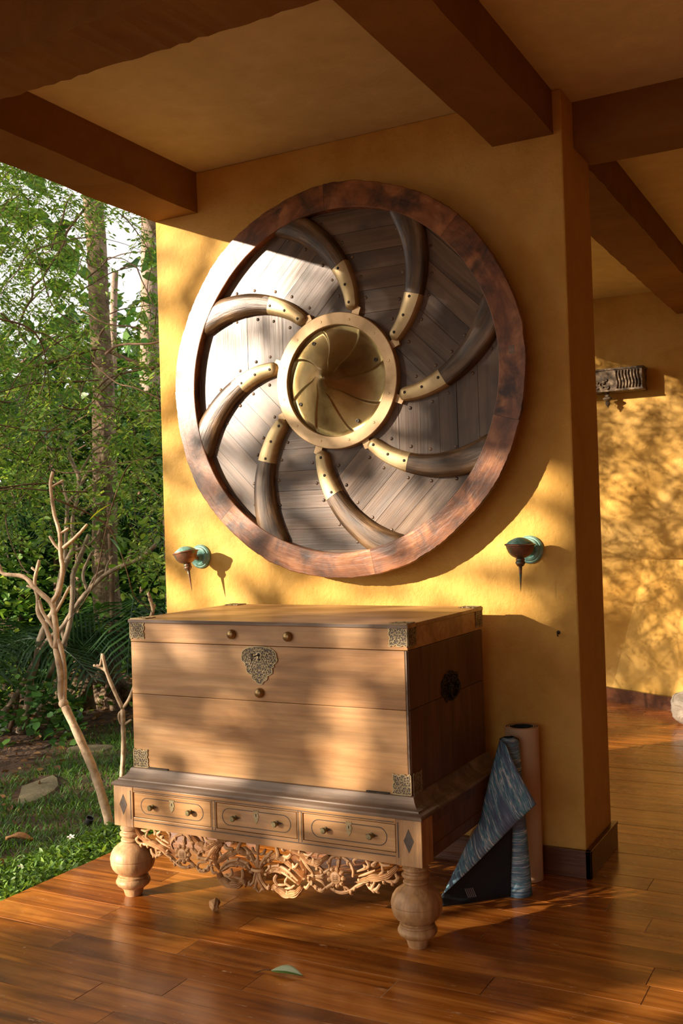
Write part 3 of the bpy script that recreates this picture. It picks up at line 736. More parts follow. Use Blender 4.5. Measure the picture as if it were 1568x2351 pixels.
# pierced, carved apron
APR = [(5.4,[(570,274),(539,244),(504,228),(460,218),(422,203),(400,198)]),(4.0,[(558,251),(567,231),(549,217),(515,219),(480,218),(446,212)]),(4.0,[(500,205),(488,187),(471,182),(463,200)]),(3.6,[(478,208),(465,184),(449,194),(446,204)]),(4.3,[(446,204),(425,193),(403,180),(385,166),(351,154),(318,155),(290,165)]),(3.2,[(542,275),(518,274),(500,280)]),(3.2,[(510,273),(516,252),(499,239)]),(3.6,[(490,283),(471,267),(449,256),(452,240)]),(3.6,[(448,280),(461,265),(444,251),(411,236)]),(3.2,[(421,285),(402,275),(406,259)]),(2.9,[(479,247),(445,231),(412,216)]),(4.0,[(393,215),(397,241),(376,267),(342,280),(314,275),(301,253),(298,230)]),(5.4,[(335,240),(338,258),(338,273)]),(5.0,[(300,279),(274,258),(254,247),(233,242),(207,254),(179,270),(142,281),(106,281),(77,275)]),(3.2,[(281,283),(257,280),(248,261)]),(3.2,[(239,284),(223,271),(195,271)]),(4.3,[(179,267),(206,234),(232,202)]),(4.7,[(193,261),(221,243),(255,226),(270,211),(265,199),(237,195),(214,191),(191,190)]),(5.4,[(159,267),(185,244),(197,212),(191,183),(177,162)]),(5.4,[(187,189),(154,214),(117,235),(80,245),(50,234),(28,215),(11,195)]),(4.7,[(77,281),(88,255),(82,236)]),(4.7,[(145,265),(134,253),(109,253)]),(4.0,[(60,264),(36,240),(16,216),(6,196)]),(5.4,[(174,159),(146,181),(114,196),(82,200),(53,193),(38,177),(30,154)]),(3.6,[(169,171),(131,202),(91,212),(55,206),(34,188)]),(2.9,[(162,164),(127,187),(91,195),(60,188)]),(3.6,[(301,230),(283,217),(260,206)]),(4.0,[(315,182),(294,168),(284,159)]),(3.2,[(280,164),(269,180),(240,184)]),(4.3,[(283,163),(267,148),(243,150),(227,163),(208,177)]),(4.0,[(217,170),(205,151),(190,150)]),(2.9,[(257,151),(236,162),(210,165)]),(6.1,[(183,152),(170,133),(148,119),(121,114),(94,120),(72,134),(58,129),(62,114)]),(4.7,[(76,179),(69,161),(82,136)]),(3.2,[(123,177),(117,157),(143,140)]),(3.2,[(111,146),(91,144),(71,142)]),(2.9,[(151,150),(131,138),(107,132)]),(4.0,[(7,186),(12,165),(21,142),(38,126),(47,126)]),(3.6,[(-1,185),(3,155),(14,123),(2,106)]),(3.2,[(0,244),(3,218),(3,196)]),(4.0,[(29,266),(20,249),(0,243)]),(3.6,[(-4,283),(-1,263),(0,246)]),(4.7,[(5,196),(17,216),(36,243),(62,262)]),(3.2,[(171,234),(160,220),(146,230)]),(3.2,[(235,260),(238,241),(219,239)]),(2.9,[(380,166),(360,180),(366,156)])]
apx = -2.0985
b = MB(); r3 = random.Random(3)
def stroke(b, rad, pts, sgn, dy, fl=.9):
    P = [Vector((apx-sgn*d/1000, 3.186+dy-.004*math.sin(i*1.9), z/1000)) for i, (d, z) in enumerate(pts)]
    rr = rad/1000*1.5
    b.tube(P, [rr*.75, rr*1.05, rr*1.1, rr, rr*.6], 7, 4)
def acanthus(b, rad, pts, sgn, dy, seed):
    """lobed carved leaf following a scroll: ribbed, edges cut in curling lobes"""
    C = catmull([Vector((apx-sgn*d/1000, 0, z/1000)) for d, z in pts], 9); k = len(C); rows = []; q = random.Random(seed)
    hw = rad/1000*2.3; s_ = q.choice((-1, 1))
    for i, p in enumerate(C):
        t = i/(k-1); tg = C[min(i+1, k-1)]-C[max(i-1, 0)]; tg.normalize(); nn = Vector((-tg.z, 0, tg.x))
        env = math.sin(PI*min(1, .12+t*.95))**.6; lob = .72+.38*abs(math.sin(t*PI*4.5)); lo2 = .72+.38*abs(math.sin(t*PI*4.5+1.1))
        row = []
        for u, h in ((-1, .15), (-.78, .75), (-.5, .45), (-.24, .95), (0, .62), (.24, 1), (.5, .5), (.78, .8), (1, .15)):
            w_ = hw*env*(lob if u < 0 else lo2); c = p+nn*u*w_; row.append((c.x, 3.190+dy-.0150*h*(.55+.45*env), c.z))
        row.append((row[-1][0], 3.196+dy, row[-1][2])); row.append((row[0][0], 3.196+dy, row[0][2])); rows.append(row)
    b.grid(rows, close=True); b.add(rows[0], [tuple(range(11))]); b.add(rows[-1], [tuple(range(11))[::-1]])
for rad, pts in APR:
    dy = r3.uniform(-.006, .006)
    for sgn in (1, -1):
        if rad >= 4.9 and len(pts) > 3: acanthus(b, rad, pts, sgn, dy, int(pts[0][0]))
        else: stroke(b, rad, pts, sgn, dy)
    # a second, thinner rib lies along the broad leaves
    if 4.2 < rad < 4.9 and len(pts) > 3:
        for sgn in (1, -1): stroke(b, rad*.5, [(d+3, z+4) for d, z in pts], sgn, dy-.006)
ap = cb(b, 'carved_apron', M_carve, smooth='auto')
b = MB()      # leaf tips: small tapering blades along the scrolls
for rad, pts in APR:
    if len(pts) < 4: continue
    for sgn in (1, -1):
        rr = random.Random(int(pts[0][0]*3+pts[0][1]))
        for i in range(1, len(pts)-1):
            d, z = pts[i]; a = rr.uniform(0, 2*PI); L = rr.uniform(11, 19)
            p0 = (d, z); p1 = (d+math.cos(a)*L*.6, z+math.sin(a)*L*.6); p2 = (d+math.cos(a+.5)*L, z+math.sin(a+.5)*L)
            if p2[1] > 283: continue
            P = [Vector((apx-sgn*q[0]/1000, 3.182+.003*k, q[1]/1000)) for k, q in enumerate((p0, p1, p2))]
            b.tube(P, [.0062, .0058, .0012], 6, 3)
o = cb(b, 'carved_leaf_tips', M_carve, ap, smooth=True); o['kind'] = 'stuff'
for sgn in (1, -1):
    c = Vector((apx-sgn*.334, 3.171, .209)); b = MB()
    M = Matrix.Translation(c) @ Matrix.Rotation(PI/2, 4, 'X')
    b.lathe([(.024, -.012), (.0235, .002), (.0205, .007), (.013, .0095), (0, .0105)], 24, M)
    for k in range(9):
        a = 2*PI*k/9; q = [c+Vector((math.cos(a)*r_, .004-z_, math.sin(a)*r_)) for r_, z_ in ((.020, 0), (.030, .004), (.037, .001))]
        b.tube(q, [.0075, .0095, .004], 7, 3)
    for k in (-1, 0, 1):
        b.tube([c+Vector((k*.007, -.0095, -.012)), c+Vector((k*.007, -.0115, 0)), c+Vector((k*.007, -.0095, .012))], .0014, 5, 2); b.tube([c+Vector((-.012, -.0095, k*.007)), c+Vector((0, -.0115, k*.007)), c+Vector((.012, -.0095, k*.007))], .0014, 5, 2)
    cb(b, 'rosette', M_carve, ap, smooth='auto')
b = MB(); b.tube([(apx+.022*math.cos(a), 3.178-.011*math.sin(a)*1.2, .190) for a in np.linspace(-.2, PI+.2, 13)], .0062, 8, smooth=False); cb(b, 'tie_band', M_carve, ap, smooth=True)

# ================================================================ yoga mats
cm = thing('yoga_mat', 'cream rolled yoga mat standing against the yellow wall', 'yoga mat', (-1.345, 4.005, .001))
b = MB(); rows = []; n = 150
for i in range(n+1):
    t = i/n; a = 2*PI*3.1*t+2.6; r = .071-.0078*3.1*t
    o = .0045
    rows.append([((r-d)*math.cos(a), (r-d)*math.sin(a), z) for d, z in ((0, 0), (0, .612), (o, .612), (o, 0))])
for q in (0, 1, 2, 3):
    b.mi = 1 if q == 2 else 0
    rr = [[r[q], r[(q+1) % 4]] for r in rows]; b.grid(rr)
b.mi = 1; b.add(rows[0], [(0, 1, 2, 3)]); b.add(rows[-1], [(0, 1, 2, 3)])
b.build('roll', [M_matc, M_matd], cm, 'auto')
def uvgrid(name, rows, uvs, mats, parent, thick=.003):
    b = MB(); b.grid(rows); me = b.mesh(name, mats, True, fix=False)
    uv = me.uv_layers.new(name='UVMap'); flat = [q for r in uvs for q in r]
    for lp_ in me.loops: uv.data[lp_.index].uv = flat[lp_.vertex_index]
    o = link(name, me, parent)
    md = o.modifiers.new('thickness', 'SOLIDIFY'); md.thickness = thick; md.offset = 0
    if len(mats) > 1: md.material_offset = 1; md.material_offset_rim = 1
    return o
bm_ = thing('yoga_mat', 'marbled blue yoga mat, half unrolled and folded over beside the chest', 'yoga mat', (-1.315, 3.82, .001))
BO = Vector((-1.315, 3.82, .001)); rows = []; uvs = []
for i in range(131):
    t = i/130; a = -2.2+2*PI*3.6*t; r0 = .051-.0075*3.6*t; row = []; ur = []
    for j in range(13):
        s = j/12; z = .0+.582*s; r_ = r0*(1-.20*s)
        row.append((-.042*s+r_*math.cos(a), .055*s+r_*math.sin(a), z+.012*t)); ur.append((t*1.3, s))
    rows.append(row[::-1]); uvs.append(ur[::-1])
uvgrid('roll', rows, uvs, [M_blue, M_navy], bm_, .0025)
# loose end: the dark panel standing on the floor
A = [Vector(p)-BO for p in ((-1.540, 3.565, .004), (-1.46, 3.640, .004), (-1.39, 3.715, .004), (-1.335, 3.772, .004))]
Bt_ = [Vector(p)-BO for p in ((-1.534, 3.568, .050), (-1.452, 3.650, .145), (-1.372, 3.725, .235), (-1.318, 3.772, .285))]
rows = []; uvs = []
for i in range(25):
    t = i/24*3; k = min(2, int(t)); f = t-k
    pa_ = A[k].lerp(A[k+1], f); pb_ = Bt_[k].lerp(Bt_[k+1], f)
    rows.append([pa_.lerp(pb_, j/8) for j in range(9)]); uvs.append([(i/24, j/8) for j in range(9)])
pn = uvgrid('dark_underside', rows, uvs, [M_navy], bm_, .003); pn['label'] = 'dark navy underside of the mat'
b = MB()
for k in range(5):
    q = Vector((-1.452+.0055*k, 3.6275+.005*k, .030))-BO; b.add([q, q+Vector((.003, .003, 0)), q+Vector((-.007, -.006, .036)), q+Vector((-.010, -.009, .036))], [(0, 1, 2, 3)])
b.build('printed_mark', M_label, pn)
# loose end: the marbled flap folded back over the roll
Lf = [(-1.383, 3.845, .588), (-1.395, 3.79, .50), (-1.408, 3.735, .40), (-1.421, 3.69, .305), (-1.462, 3.655, .22), (-1.497, 3.61, .13), (-1.531, 3.565, .046)]
Rt = [(-1.345, 3.80, .583), (-1.300, 3.765, .515), (-1.252, 3.745, .445), (-1.209, 3.735, .380), (-1.30, 3.69, .288), (-1.415, 3.628, .165), (-1.529, 3.560, .050)]
Lc = catmull(Lf, 8); Rc = catmull(Rt[:4], 8)[:-1]+catmull(Rt[3:], 8); rows = []; uvs = []
for i in range(len(Lc)):
    row = []; ur = []
    for j in range(15):
        s = j/14; p = Lc[i].lerp(Rc[i], s)-BO
        w = (Lc[i]-Rc[i]).length
        p += Vector((.25, -.75, 0))*math.sin(PI*s)*w*.16
        row.append(p); ur.append(((p.x*.48-p.z*.88)*1.7+.3, (p.x*.88+p.z*.48)*1.75+.2))
    rows.append(row[::-1]); uvs.append(ur[::-1])
fl = uvgrid('folded_flap', rows, uvs, [M_blue, M_navy], bm_, .003)

# ================================================================ small things on the floor and far wall
b = MB(); r4 = random.Random(2)
pts = [(-.034, 0, .012), (-.018, .004, .017), (0, 0, .020), (.016, -.003, .019), (.030, 0, .013)]
rows = []
for i, p in enumerate(pts):
    row = []
    for j in range(9):
        a = 2*PI*j/9; rr = (.006, .013, .015, .014, .008)[i]*r4.uniform(.7, 1.25)
        row.append(((p[0]+r4.uniform(-.003, .003))*1.25, (p[1]+rr*math.cos(a))*1.25, max(.0005, p[2]+rr*.9*math.sin(a))*1.35))
    rows.append(row)
b.grid(rows, close=True); b.add(rows[0], [tuple(range(9))]); b.add(rows[-1], [tuple(range(9))[::-1]])
prop(b.build('bark_chip', M_wood_bit, loc=(-2.315, 3.205, .001), rot=(0, 0, -.9)), 'small curled piece of bark on the floor before the chest', 'bark')
lf = thing('fallen_leaf', 'folded fresh green leaf lying on the glossy boards', 'leaf', (-1.775, 2.835, .002), (0, 0, .08))
def leaf_half(sg, z1, mat, name, lift):
    rows = []
    for i in range(13):
        t = i/12; x = -.055+.118*t; w = .018*math.sin(PI*t**.8)+.0005
        rows.append([(x, sg*w*s_, .004+lift*s_**1.3*math.sin(PI*t)+.006*math.sin(PI*t)) for s_ in (0, .33, .66, 1)])
    b = MB(); b.grid(rows); o = b.build(name, mat, lf, True)
    md = o.modifiers.new('thickness', 'SOLIDIFY'); md.thickness = .0008
leaf_half(-1, 0, M_gleaf, 'leaf_blade', .002); leaf_half(1, 0, M_gleaf2, 'leaf_blade', .013)
b = MB(); b.tube([(-.055, 0, .005), (-.075, -.006, .006), (-.092, -.022, .003), (-.10, -.034, .002)], [.0016, .0012], 6); b.build('stalk', M_twig, lf, True)
# carved timber on the far wall
cw = thing('carved_timber', 'dark carved wooden bracket with hanging finial on the far wall', 'carving', (-1.95, 8.22, 2.43))
b = MB(); b.box(-.55, .30, -.16, -.0005, .01, .165); b.box(-.55, .31, -.17, -.0005, .165, .18); b.box(-.55, .305, -.165, -.0005, 0, .012); b.build('beam_block', M_carvd, cw, bevel=.004)
for k in range(9):
    x = .10-.0+.024*k-.0; rows = [(x+.006*math.sin(t*6), -.166, .02+.14*t) for t in np.linspace(0, 1, 8)]
    if x > .29: break
    b = MB(); b.tube(rows, .0085, 6, 2); b.build('flute', M_carvd, cw, smooth=True)
b = MB(); r5 = random.Random(9)
for k in range(46):
    x = r5.uniform(-.5, .08); z = r5.uniform(.025, .15); a = r5.uniform(0, 6.28); R = r5.uniform(.012, .024)
    b.tube([(x+R*(1-.1*q)*math.cos(a+q*.9), -.164-.004*(q % 2), z+R*.8*(1-.1*q)*math.sin(a+q*.9)) for q in range(5)], [.006, .004], 6, 2)
b.build('scroll_relief', M_carvd, cw, smooth=True)
b = MB(); b.lathe([(.032, 0), (.03, -.012), (.02, -.02), (.017, -.035), (.036, -.045), (.036, -.055), (.02, -.066), (.014, -.074), (.021, -.085), (.018, -.098), (.008, -.108), (.004, -.122), (0, -.126)], 16, Matrix.Translation((.012, -.09, .002))); b.build('hanging_finial', M_carvd, cw, 'auto')
# pale stone at the right edge of the far wall
bb = bmesh.new(); bmesh.ops.create_icosphere(bb, subdivisions=4, radius=1)
for v in bb.verts:
    q = v.co*1.4; f = 1+.22*mn.noise(q*1.3)+.07*mn.noise(q*4)+.03*mn.noise(q*10)
    v.co = Vector((v.co.x*.26*f, v.co.y*.2*f, (v.co.z*.5*f+.40)*.42*.72))
    v.co.z = max(v.co.z, 0)
me = bpy.data.meshes.new('stone'); bb.to_mesh(me); bb.free(); me.materials.append(M_stone); me.polygons.foreach_set('use_smooth', [True]*len(me.polygons))
prop(link('rough_stone', me, None, (-1.13, 7.40, 0)), 'pale rough stone on the floor at the foot of the far wall', 'stone')

# ================================================================ garden
ng = np.random.default_rng(5)
FW = np.array([-.472, .882, 0.]); RT = np.array([.882, .472, 0.])
def P3(d, l, z): return FW*d+RT*l+np.array([0, 0, 1.])*z
def fbm(x, y):
    return (np.sin(x*1.7+y*.9)+np.sin(y*2.3-x*1.1+1.3)*.7+np.sin(x*4.1+y*3.7+.5)*.35+np.sin(x*7.9-y*6.3)*.2)/2.25
def ground_z(x, y):
    d = -.472*x+.882*y
    return -.125+.018*fbm(x*1.5, y*1.5)+np.maximum(0, d-9.5)*.10
def dirt(x, y):      # 1 on bare soil, 0 on lawn
    t = (x+5.33)*(8.43-4.98)-(y-4.98)*(-7.08+5.33)   # signed side of the soil edge
    s = -t/3.87+.20+.22*fbm(x*1.3+4, y*1.3)+np.clip((-.472*x+.882*y-7.6)*.5, 0, 1)
    return np.clip(s/.5+.5, 0, 1)
xs = np.linspace(-34, -3.12, 110); ys = np.linspace(-16, 34, 130)
xs = np.concatenate([np.linspace(-34, -9, 28), np.linspace(-8.8, -3.12, 90)]); ys = np.concatenate([np.linspace(-18, 2, 22), np.linspace(2.1, 10, 110), np.linspace(10.5, 36, 26)])
GX, GY = np.meshgrid(xs, ys, indexing='ij'); GZ = ground_z(GX, GY)+ng.uniform(-.006, .006, GX.shape)
nx, ny = GX.shape; V = np.stack([GX, GY, GZ], -1).reshape(-1, 3)
ii, jj = np.meshgrid(np.arange(nx-1), np.arange(ny-1), indexing='ij'); q = (ii*ny+jj).ravel()
o = numesh('ground', V, np.stack([q, q+ny, q+ny+1, q+1], 1), M_soil); o['kind'] = 'structure'
V = np.array([[-60, -60, -.5], [60, -60, -.5], [60, 60, -.5], [-60, 60, -.5]]); o = numesh('outer_ground', V, np.array([[0, 1, 2, 3]]), M_soil); o['kind'] = 'structure'
# grass
n = 210000
gx = ng.uniform(-8.2, -3.3, n); gy = ng.uniform(2.2, 9.2, n)
keep = (ng.uniform(0, 1, n) > dirt(gx, gy)*1.05-.02) & (ng.uniform(0, 1, n) < .78+.7*fbm(gx*3+1, gy*3)) & (ng.uniform(0, 1, n) < np.clip(1.5-.12*gy, .3, 1))
keep &= (((gx+5.18)/.19)**2+((gy-5.70)/.15)**2 > 1) & ((((gx+4.66)*math.cos(2.1)+(gy-4.66)*math.sin(2.1))/.34)**2+((-(gx+4.66)*math.sin(2.1)+(gy-4.66)*math.cos(2.1))/.14)**2 > 1)
gx, gy = gx[keep], gy[keep]; n = len(gx)
pos = np.stack([gx, gy, ground_z(gx, gy)-.002], 1); an = ng.uniform(0, 2*PI, n)
dr = norm(np.stack([np.cos(an)*.8, np.sin(an)*.8, ng.uniform(.45, 1.2, n)], 1))
X, Y, Z = frames(dr, np.tile([0, 0, 1.], (n, 1)))
V, F = scatter([(0, -.045, 0), (0, .045, 0), (.6, .05, .08), (.6, -.05, .08), (1, 0, -.06)], [(0, 1, 2, 3)], pos, X, Y, Z, ng.uniform(.032, .07, n))
V2 = V; F1 = F
T = (np.array([[3, 2, 4]])[None, :, :]+(np.arange(n)*5)[:, None, None]).reshape(-1, 3)
F = np.concatenate([np.concatenate([F1, F1[:, :1]], 1)[:, :4], np.concatenate([T, T[:, 2:]], 1)])
me = bpy.data.meshes.new('lawn'); me.from_pydata(V2.tolist(), [], [tuple(f) for f in F1.tolist()]+[tuple(t) for t in T.tolist()]); me.materials.append(M_grass)
prop(link('lawn_grass', me), 'short green grass of the lawn beside the wooden deck', 'grass', kind='stuff')
# leaf litter on the bare soil
LEAF = [(0, 0, 0), (.25, -.2, .03), (.62, -.22, .05), (1, 0, .0), (.62, .22, .05), (.25, .2, .03)]
LF = [(0, 1, 2, 3), (0, 3, 4, 5)]
def leafcloud(pos, size, mat, name, parent=None, dirs=None, droop=0, upb=None, wid=1.0, tri=False):
    n = len(pos)
    if dirs is None:
        a = ng.uniform(0, 2*PI, n); dirs = np.stack([np.cos(a), np.sin(a), ng.uniform(-.9, .5, n)-droop], 1)
    up = ng.normal(0, .45, (n, 3))+np.array([0, 0, 1.]) if upb is None else upb
    X, Y, Z = frames(norm(dirs), up)
    U = [(x, y*wid, z) for x, y, z in LEAF]
    V, F = scatter(U, LF, pos, X, Y, Z, size)
    return numesh(name, V, F, mat, parent)
n = 5200; gx = ng.uniform(-9, -3.6, n); gy = ng.uniform(2.5, 10.5, n); k = ng.uniform(0, 1, n) < np.clip(dirt(gx, gy)+.06, 0, 1); gx, gy = gx[k], gy[k]; n = len(gx)
a = ng.uniform(0, 2*PI, n)
o = leafcloud(np.stack([gx, gy, ground_z(gx, gy)+ng.uniform(.0, .025, n)], 1), ng.uniform(.03, .085, n), M_litter, 'leaf_litter', dirs=np.stack([np.cos(a), np.sin(a), ng.uniform(-.2, .3, n)], 1), wid=1.2)
prop(o, 'brown dry leaf litter scattered on the bare soil', 'leaf litter', kind='stuff')
# leafy edging along the deck
n = 26000; gy = ng.uniform(2.0, 6.2, n); wd = np.clip(.50-.035*(gy-3)+.09*fbm(gy*3, gy), .15, .7); u = ng.uniform(0, 1, n)**.85; gx = -3.17-u*wd
z = -.13+ng.uniform(0, 1, n)*(.13-.05*u)+.012*fbm(gx*9, gy*9)
a = ng.uniform(0, 2*PI, n)
o = leafcloud(np.stack([gx, gy, z], 1), ng.uniform(.018, .042, n), M_border, 'edging_plants', dirs=np.stack([np.cos(a), np.sin(a), ng.uniform(-.1, 1.1, n)], 1), wid=1.0)
prop(o, 'low bright green leafy ground cover edging the deck', 'plants', kind='stuff')
# path stones, fallen leaf, flowers, garden light
def flatstone(x, y, rx, ry, rot, label):
    b = MB(); r = random.Random(int(x*100)); P = []
    for k in range(14):
        a = 2*PI*k/14; q = r.uniform(.8, 1.12); P.append((rx*q*math.cos(a), ry*q*math.sin(a)))
    rows = [[(px*s, py*s, z) for px, py in P] for s, z in ((1.02, -.04), (1.0, -.004), (.95, .014), (.6, .020), (.05, .021))]
    b.grid(rows, close=True); b.add(rows[-1], [tuple(range(14))])
    prop(b.build('path_stone', M_flat, loc=(x, y, float(ground_z(x, y))), rot=(0, 0, rot), smooth='auto'), label, 'stone')
flatstone(-5.18, 5.70, .17, .13, .5, 'small flat stone in the grass behind the leaning bare tree')
flatstone(-4.66, 4.66, .33, .12, 2.1, 'larger flat stone in the lawn nearer the deck')
b = MB(); rows = []
for i in range(9):
    t = i/8; w = .030*math.sin(PI*t)+.001; rows.append([(-.07+.14*t, -w, .014*math.sin(t*5)+.02), (-.07+.14*t, 0, .0+.01*math.sin(t*5)), (-.07+.14*t, w, .03*math.sin(PI*t))])
b.grid(rows); o = b.build('dry_leaf', M_wood_bit, loc=(-3.92, 3.78, -.085), rot=(.1, .1, .9), smooth=True); o.modifiers.new('thickness', 'SOLIDIFY').thickness = .001
prop(o, 'curled orange brown dry leaf lying on the lawn', 'leaf')
b = MB()
for k in range(5):
    a = 2*PI*k/5; c, s = math.cos(a), math.sin(a); pts = [(0, 0, 0), (.008, -.005, .004), (.018, -.004, .005), (.020, .003, .003), (.012, .006, .004)]
    b.add([(x*c-y*s, x*s+y*c, z) for x, y, z in pts], [(0, 1, 2, 3, 4)])
me = b.mesh('fallen_flower', M_petal)
for k, (x, y, z, lb) in enumerate(((-3.50, 3.70, .0, 'white fallen flower on the edging plants halfway along the deck'), (-3.46, 4.20, .0, 'white fallen flower on the edging plants near the bare tree foot'), (-3.42, 3.30, -.01, 'white fallen flower on the edging plants at the left frame edge'))):
    prop(link('fallen_flower', me, None, (x, y, z), (.3, .2, k)), lb, 'flower')
gl = thing('garden_spotlight', 'small black garden spotlight in the grass', 'garden light', (-3.80, 4.14, -.125)); gl.scale = (.62, .62, .62)
b = MB(); b.lathe([(.006, -.05), (.006, .05)], 8); b.build('spike', M_lampb, gl)
b = MB(); b.lathe([(.026, 0), (.032, .01), (.034, .07), (.030, .07), (.028, .05), (0, .05)], 20, Matrix.Translation((0, 0, .05)) @ Matrix.Rotation(.5, 4, 'Y')); b.build('housing', M_lampb, gl, 'auto')

# ---- bare frangipani trees
def branches(t, data, mat, jit=.004):
    L = t.location
    for i, (r0, r1, pts) in enumerate(data):
        P = [Vector((x/100, y/100, z/100))-L for x, y, z in pts]
        if len(P) == 2: P = [P[0], (P[0]+P[1])/2, P[1]]
        b = MB(); C = catmull(P, 5); k = len(C); r_ = random.Random(i)
        rad = [(r0+(r1-r0)*q/(k-1))*(1+r_.uniform(-.07, .09)) for q in range(k)]
        if i == 0: rad[0] *= 1.5; rad[1] *= 1.25
        rad[-1] *= .8
        b.tube(C, rad, 10, smooth=False)
        b.build('trunk' if i == 0 else 'branch', mat, t, True)
FA = [(0.025,0.022,[(-369,419,-12),(-369,419,-10),(-373,419,3),(-379,419,18),(-385,418,31),(-391,417,43),(-396,416,53)]),(0.018,0.016,[(-396,416,53),(-398,416,58),(-399,417,70),(-403,418,83)]),(0.013,0.012,[(-396,416,54),(-397,418,64),(-398,419,74),(-400,419,83),(-403,419,89)]),(0.014,0.009,[(-403,418,83),(-405,417,86),(-409,417,95),(-413,416,102),(-414,417,110),(-416,417,119),(-415,420,131)]),(0.007,0.007,[(-416,418,125),(-418,417,127)]),(0.01,0.009,[(-413,417,109),(-411,417,103),(-407,418,97),(-403,419,91)]),(0.018,0.01,[(-403,418,83),(-403,419,89),(-405,420,100),(-407,420,107),(-415,417,115),(-422,415,122),(-432,410,124),(-434,409,129)]),(0.014,0.009,[(-407,420,107),(-404,423,114),(-403,425,125),(-405,426,134),(-406,427,144),(-408,427,151),(-410,427,157),(-413,428,172),(-413,430,180)]),(0.009,0.007,[(-405,426,136),(-408,425,139),(-411,424,144)]),(0.012,0.008,[(-404,427,137),(-398,431,143),(-393,435,150)]),(0.008,0.007,[(-406,427,145),(-402,430,148)]),(0.007,0.006,[(-413,428,171),(-407,432,175)]),(0.009,0.008,[(-405,420,101),(-402,423,108),(-399,426,116)]),(0.007,0.006,[(-415,417,115),(-420,415,117)])]
FB = [(0.02,0.017,[(-618,583,6),(-610,589,20),(-601,597,41),(-593,604,59),(-582,612,71),(-576,618,84),(-567,625,98),(-555,633,111),(-541,642,119),(-530,649,124),(-521,655,134)]),(0.01,0.008,[(-540,642,119),(-538,645,131)]),(0.01,0.008,[(-555,633,111),(-554,635,119),(-551,638,126)]),(0.013,0.01,[(-567,625,99),(-571,625,112),(-567,629,126),(-564,631,131)]),(0.01,0.01,[(-566,626,101),(-562,629,110),(-556,633,115)]),(0.03,0.024,[(-606,587,-10),(-602,592,10),(-602,594,25),(-599,599,43),(-597,603,62),(-593,607,75),(-589,611,85),(-587,615,102),(-585,618,117),(-580,622,129),(-579,624,135)]),(0.013,0.01,[(-579,623,131),(-569,629,135),(-562,634,144),(-561,635,148)]),(0.024,0.017,[(-590,602,32),(-581,610,55),(-577,615,74),(-577,619,94),(-578,621,111),(-575,624,122),(-571,628,135),(-569,631,144)]),(0.017,0.013,[(-584,619,122),(-585,622,143),(-585,624,161),(-585,625,169),(-580,629,177),(-576,633,187),(-572,637,197),(-569,640,206)]),(0.012,0.01,[(-585,625,169),(-589,625,183),(-592,625,190)]),(0.015,0.01,[(-581,626,160),(-579,629,171),(-578,630,175),(-570,636,183),(-561,642,192),(-555,646,198)]),(0.017,0.017,[(-578,630,176),(-579,632,191),(-583,631,200),(-587,630,210),(-586,632,219),(-584,634,225)]),(0.01,0.01,[(-579,632,192),(-574,637,204),(-569,640,212),(-562,645,217),(-558,648,223)]),(0.012,0.01,[(-576,629,159),(-570,633,166),(-561,639,169)]),(0.017,0.013,[(-579,624,135),(-581,625,150),(-581,626,160)]),(0.017,0.017,[(-584,612,71),(-579,611,54),(-584,604,24),(-597,594,4)])]
FC = [(0.016,0.014,[(-432,501,-13),(-431,502,-8),(-429,502,11),(-429,502,24),(-429,502,34)]),(0.012,0.011,[(-429,502,34),(-433,499,46),(-437,497,58),(-439,496,69)]),(0.008,0.007,[(-439,496,69),(-440,495,62),(-442,494,62)]),(0.01,0.008,[(-437,497,58),(-440,496,60),(-444,493,62)]),(0.011,0.011,[(-429,502,34),(-424,504,42),(-417,508,63),(-412,510,87),(-411,510,91),(-410,511,96),(-412,510,105),(-412,510,106)]),(0.008,0.008,[(-411,510,101),(-412,510,103)]),(0.008,0.008,[(-410,511,95),(-409,512,99)]),(0.008,0.008,[(-429,502,33),(-431,501,31),(-431,501,27),(-429,502,24),(-424,504,27)])]
ta = thing('frangipani_tree', 'sunlit bare frangipani tree leaning left beside the deck', 'tree', (-3.69, 4.19, -.12)); branches(ta, FA, M_frang)
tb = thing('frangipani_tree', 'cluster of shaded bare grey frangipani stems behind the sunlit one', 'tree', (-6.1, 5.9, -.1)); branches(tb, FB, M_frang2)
tc_ = thing('frangipani_sapling', 'thin bare looped sapling right behind the chest left side', 'sapling', (-4.32, 5.01, -.13)); branches(tc_, FC, M_frang)
def single_leaf(parent, p, dr, L, w, mat, bend=.15, root=None, name='leaf'):
    X = Vector(dr).normalized(); Y = Vector((0, 0, 1)).cross(X)
    if Y.length < .1: Y = Vector((0, 1, 0)).cross(X)
    Y.normalize(); Z = X.cross(Y); rows = []
    for i in range(9):
        t = i/8; ww = w*math.sin(PI*t**.85)**.8 if 0 < t < 1 else .002; c = Vector(p)-root+X*L*t-Z*bend*L*t*t
        rows.append([c-Y*ww+Z*ww*.25, c, c+Y*ww+Z*ww*.25])
    b = MB(); b.grid(rows); return b.build(name, mat, parent, True)
ra = ta.location
bb = bmesh.new(); bmesh.ops.create_uvsphere(bb, u_segments=14, v_segments=9, radius=.027)
me = bpy.data.meshes.new('knot'); bb.to_mesh(me); bb.free(); me.materials.append(M_frang); me.polygons.foreach_set('use_smooth', [True]*len(me.polygons))
link('knot', me, ta, Vector((-3.963, 4.16, .535))-ra)
for p, d_, L, w, m in (((-3.935, 4.35, 1.50), (-.16, -.07, .02), .17, .020, M_yel), ((-3.925, 4.36, 1.52), (.09, .05, .10), .15, .018, M_yel), ((-3.86, 4.44, 1.42), (.08, .04, -.09), .11, .032, M_broad)):
    single_leaf(ta, p, d_, L, w, m, root=ra)

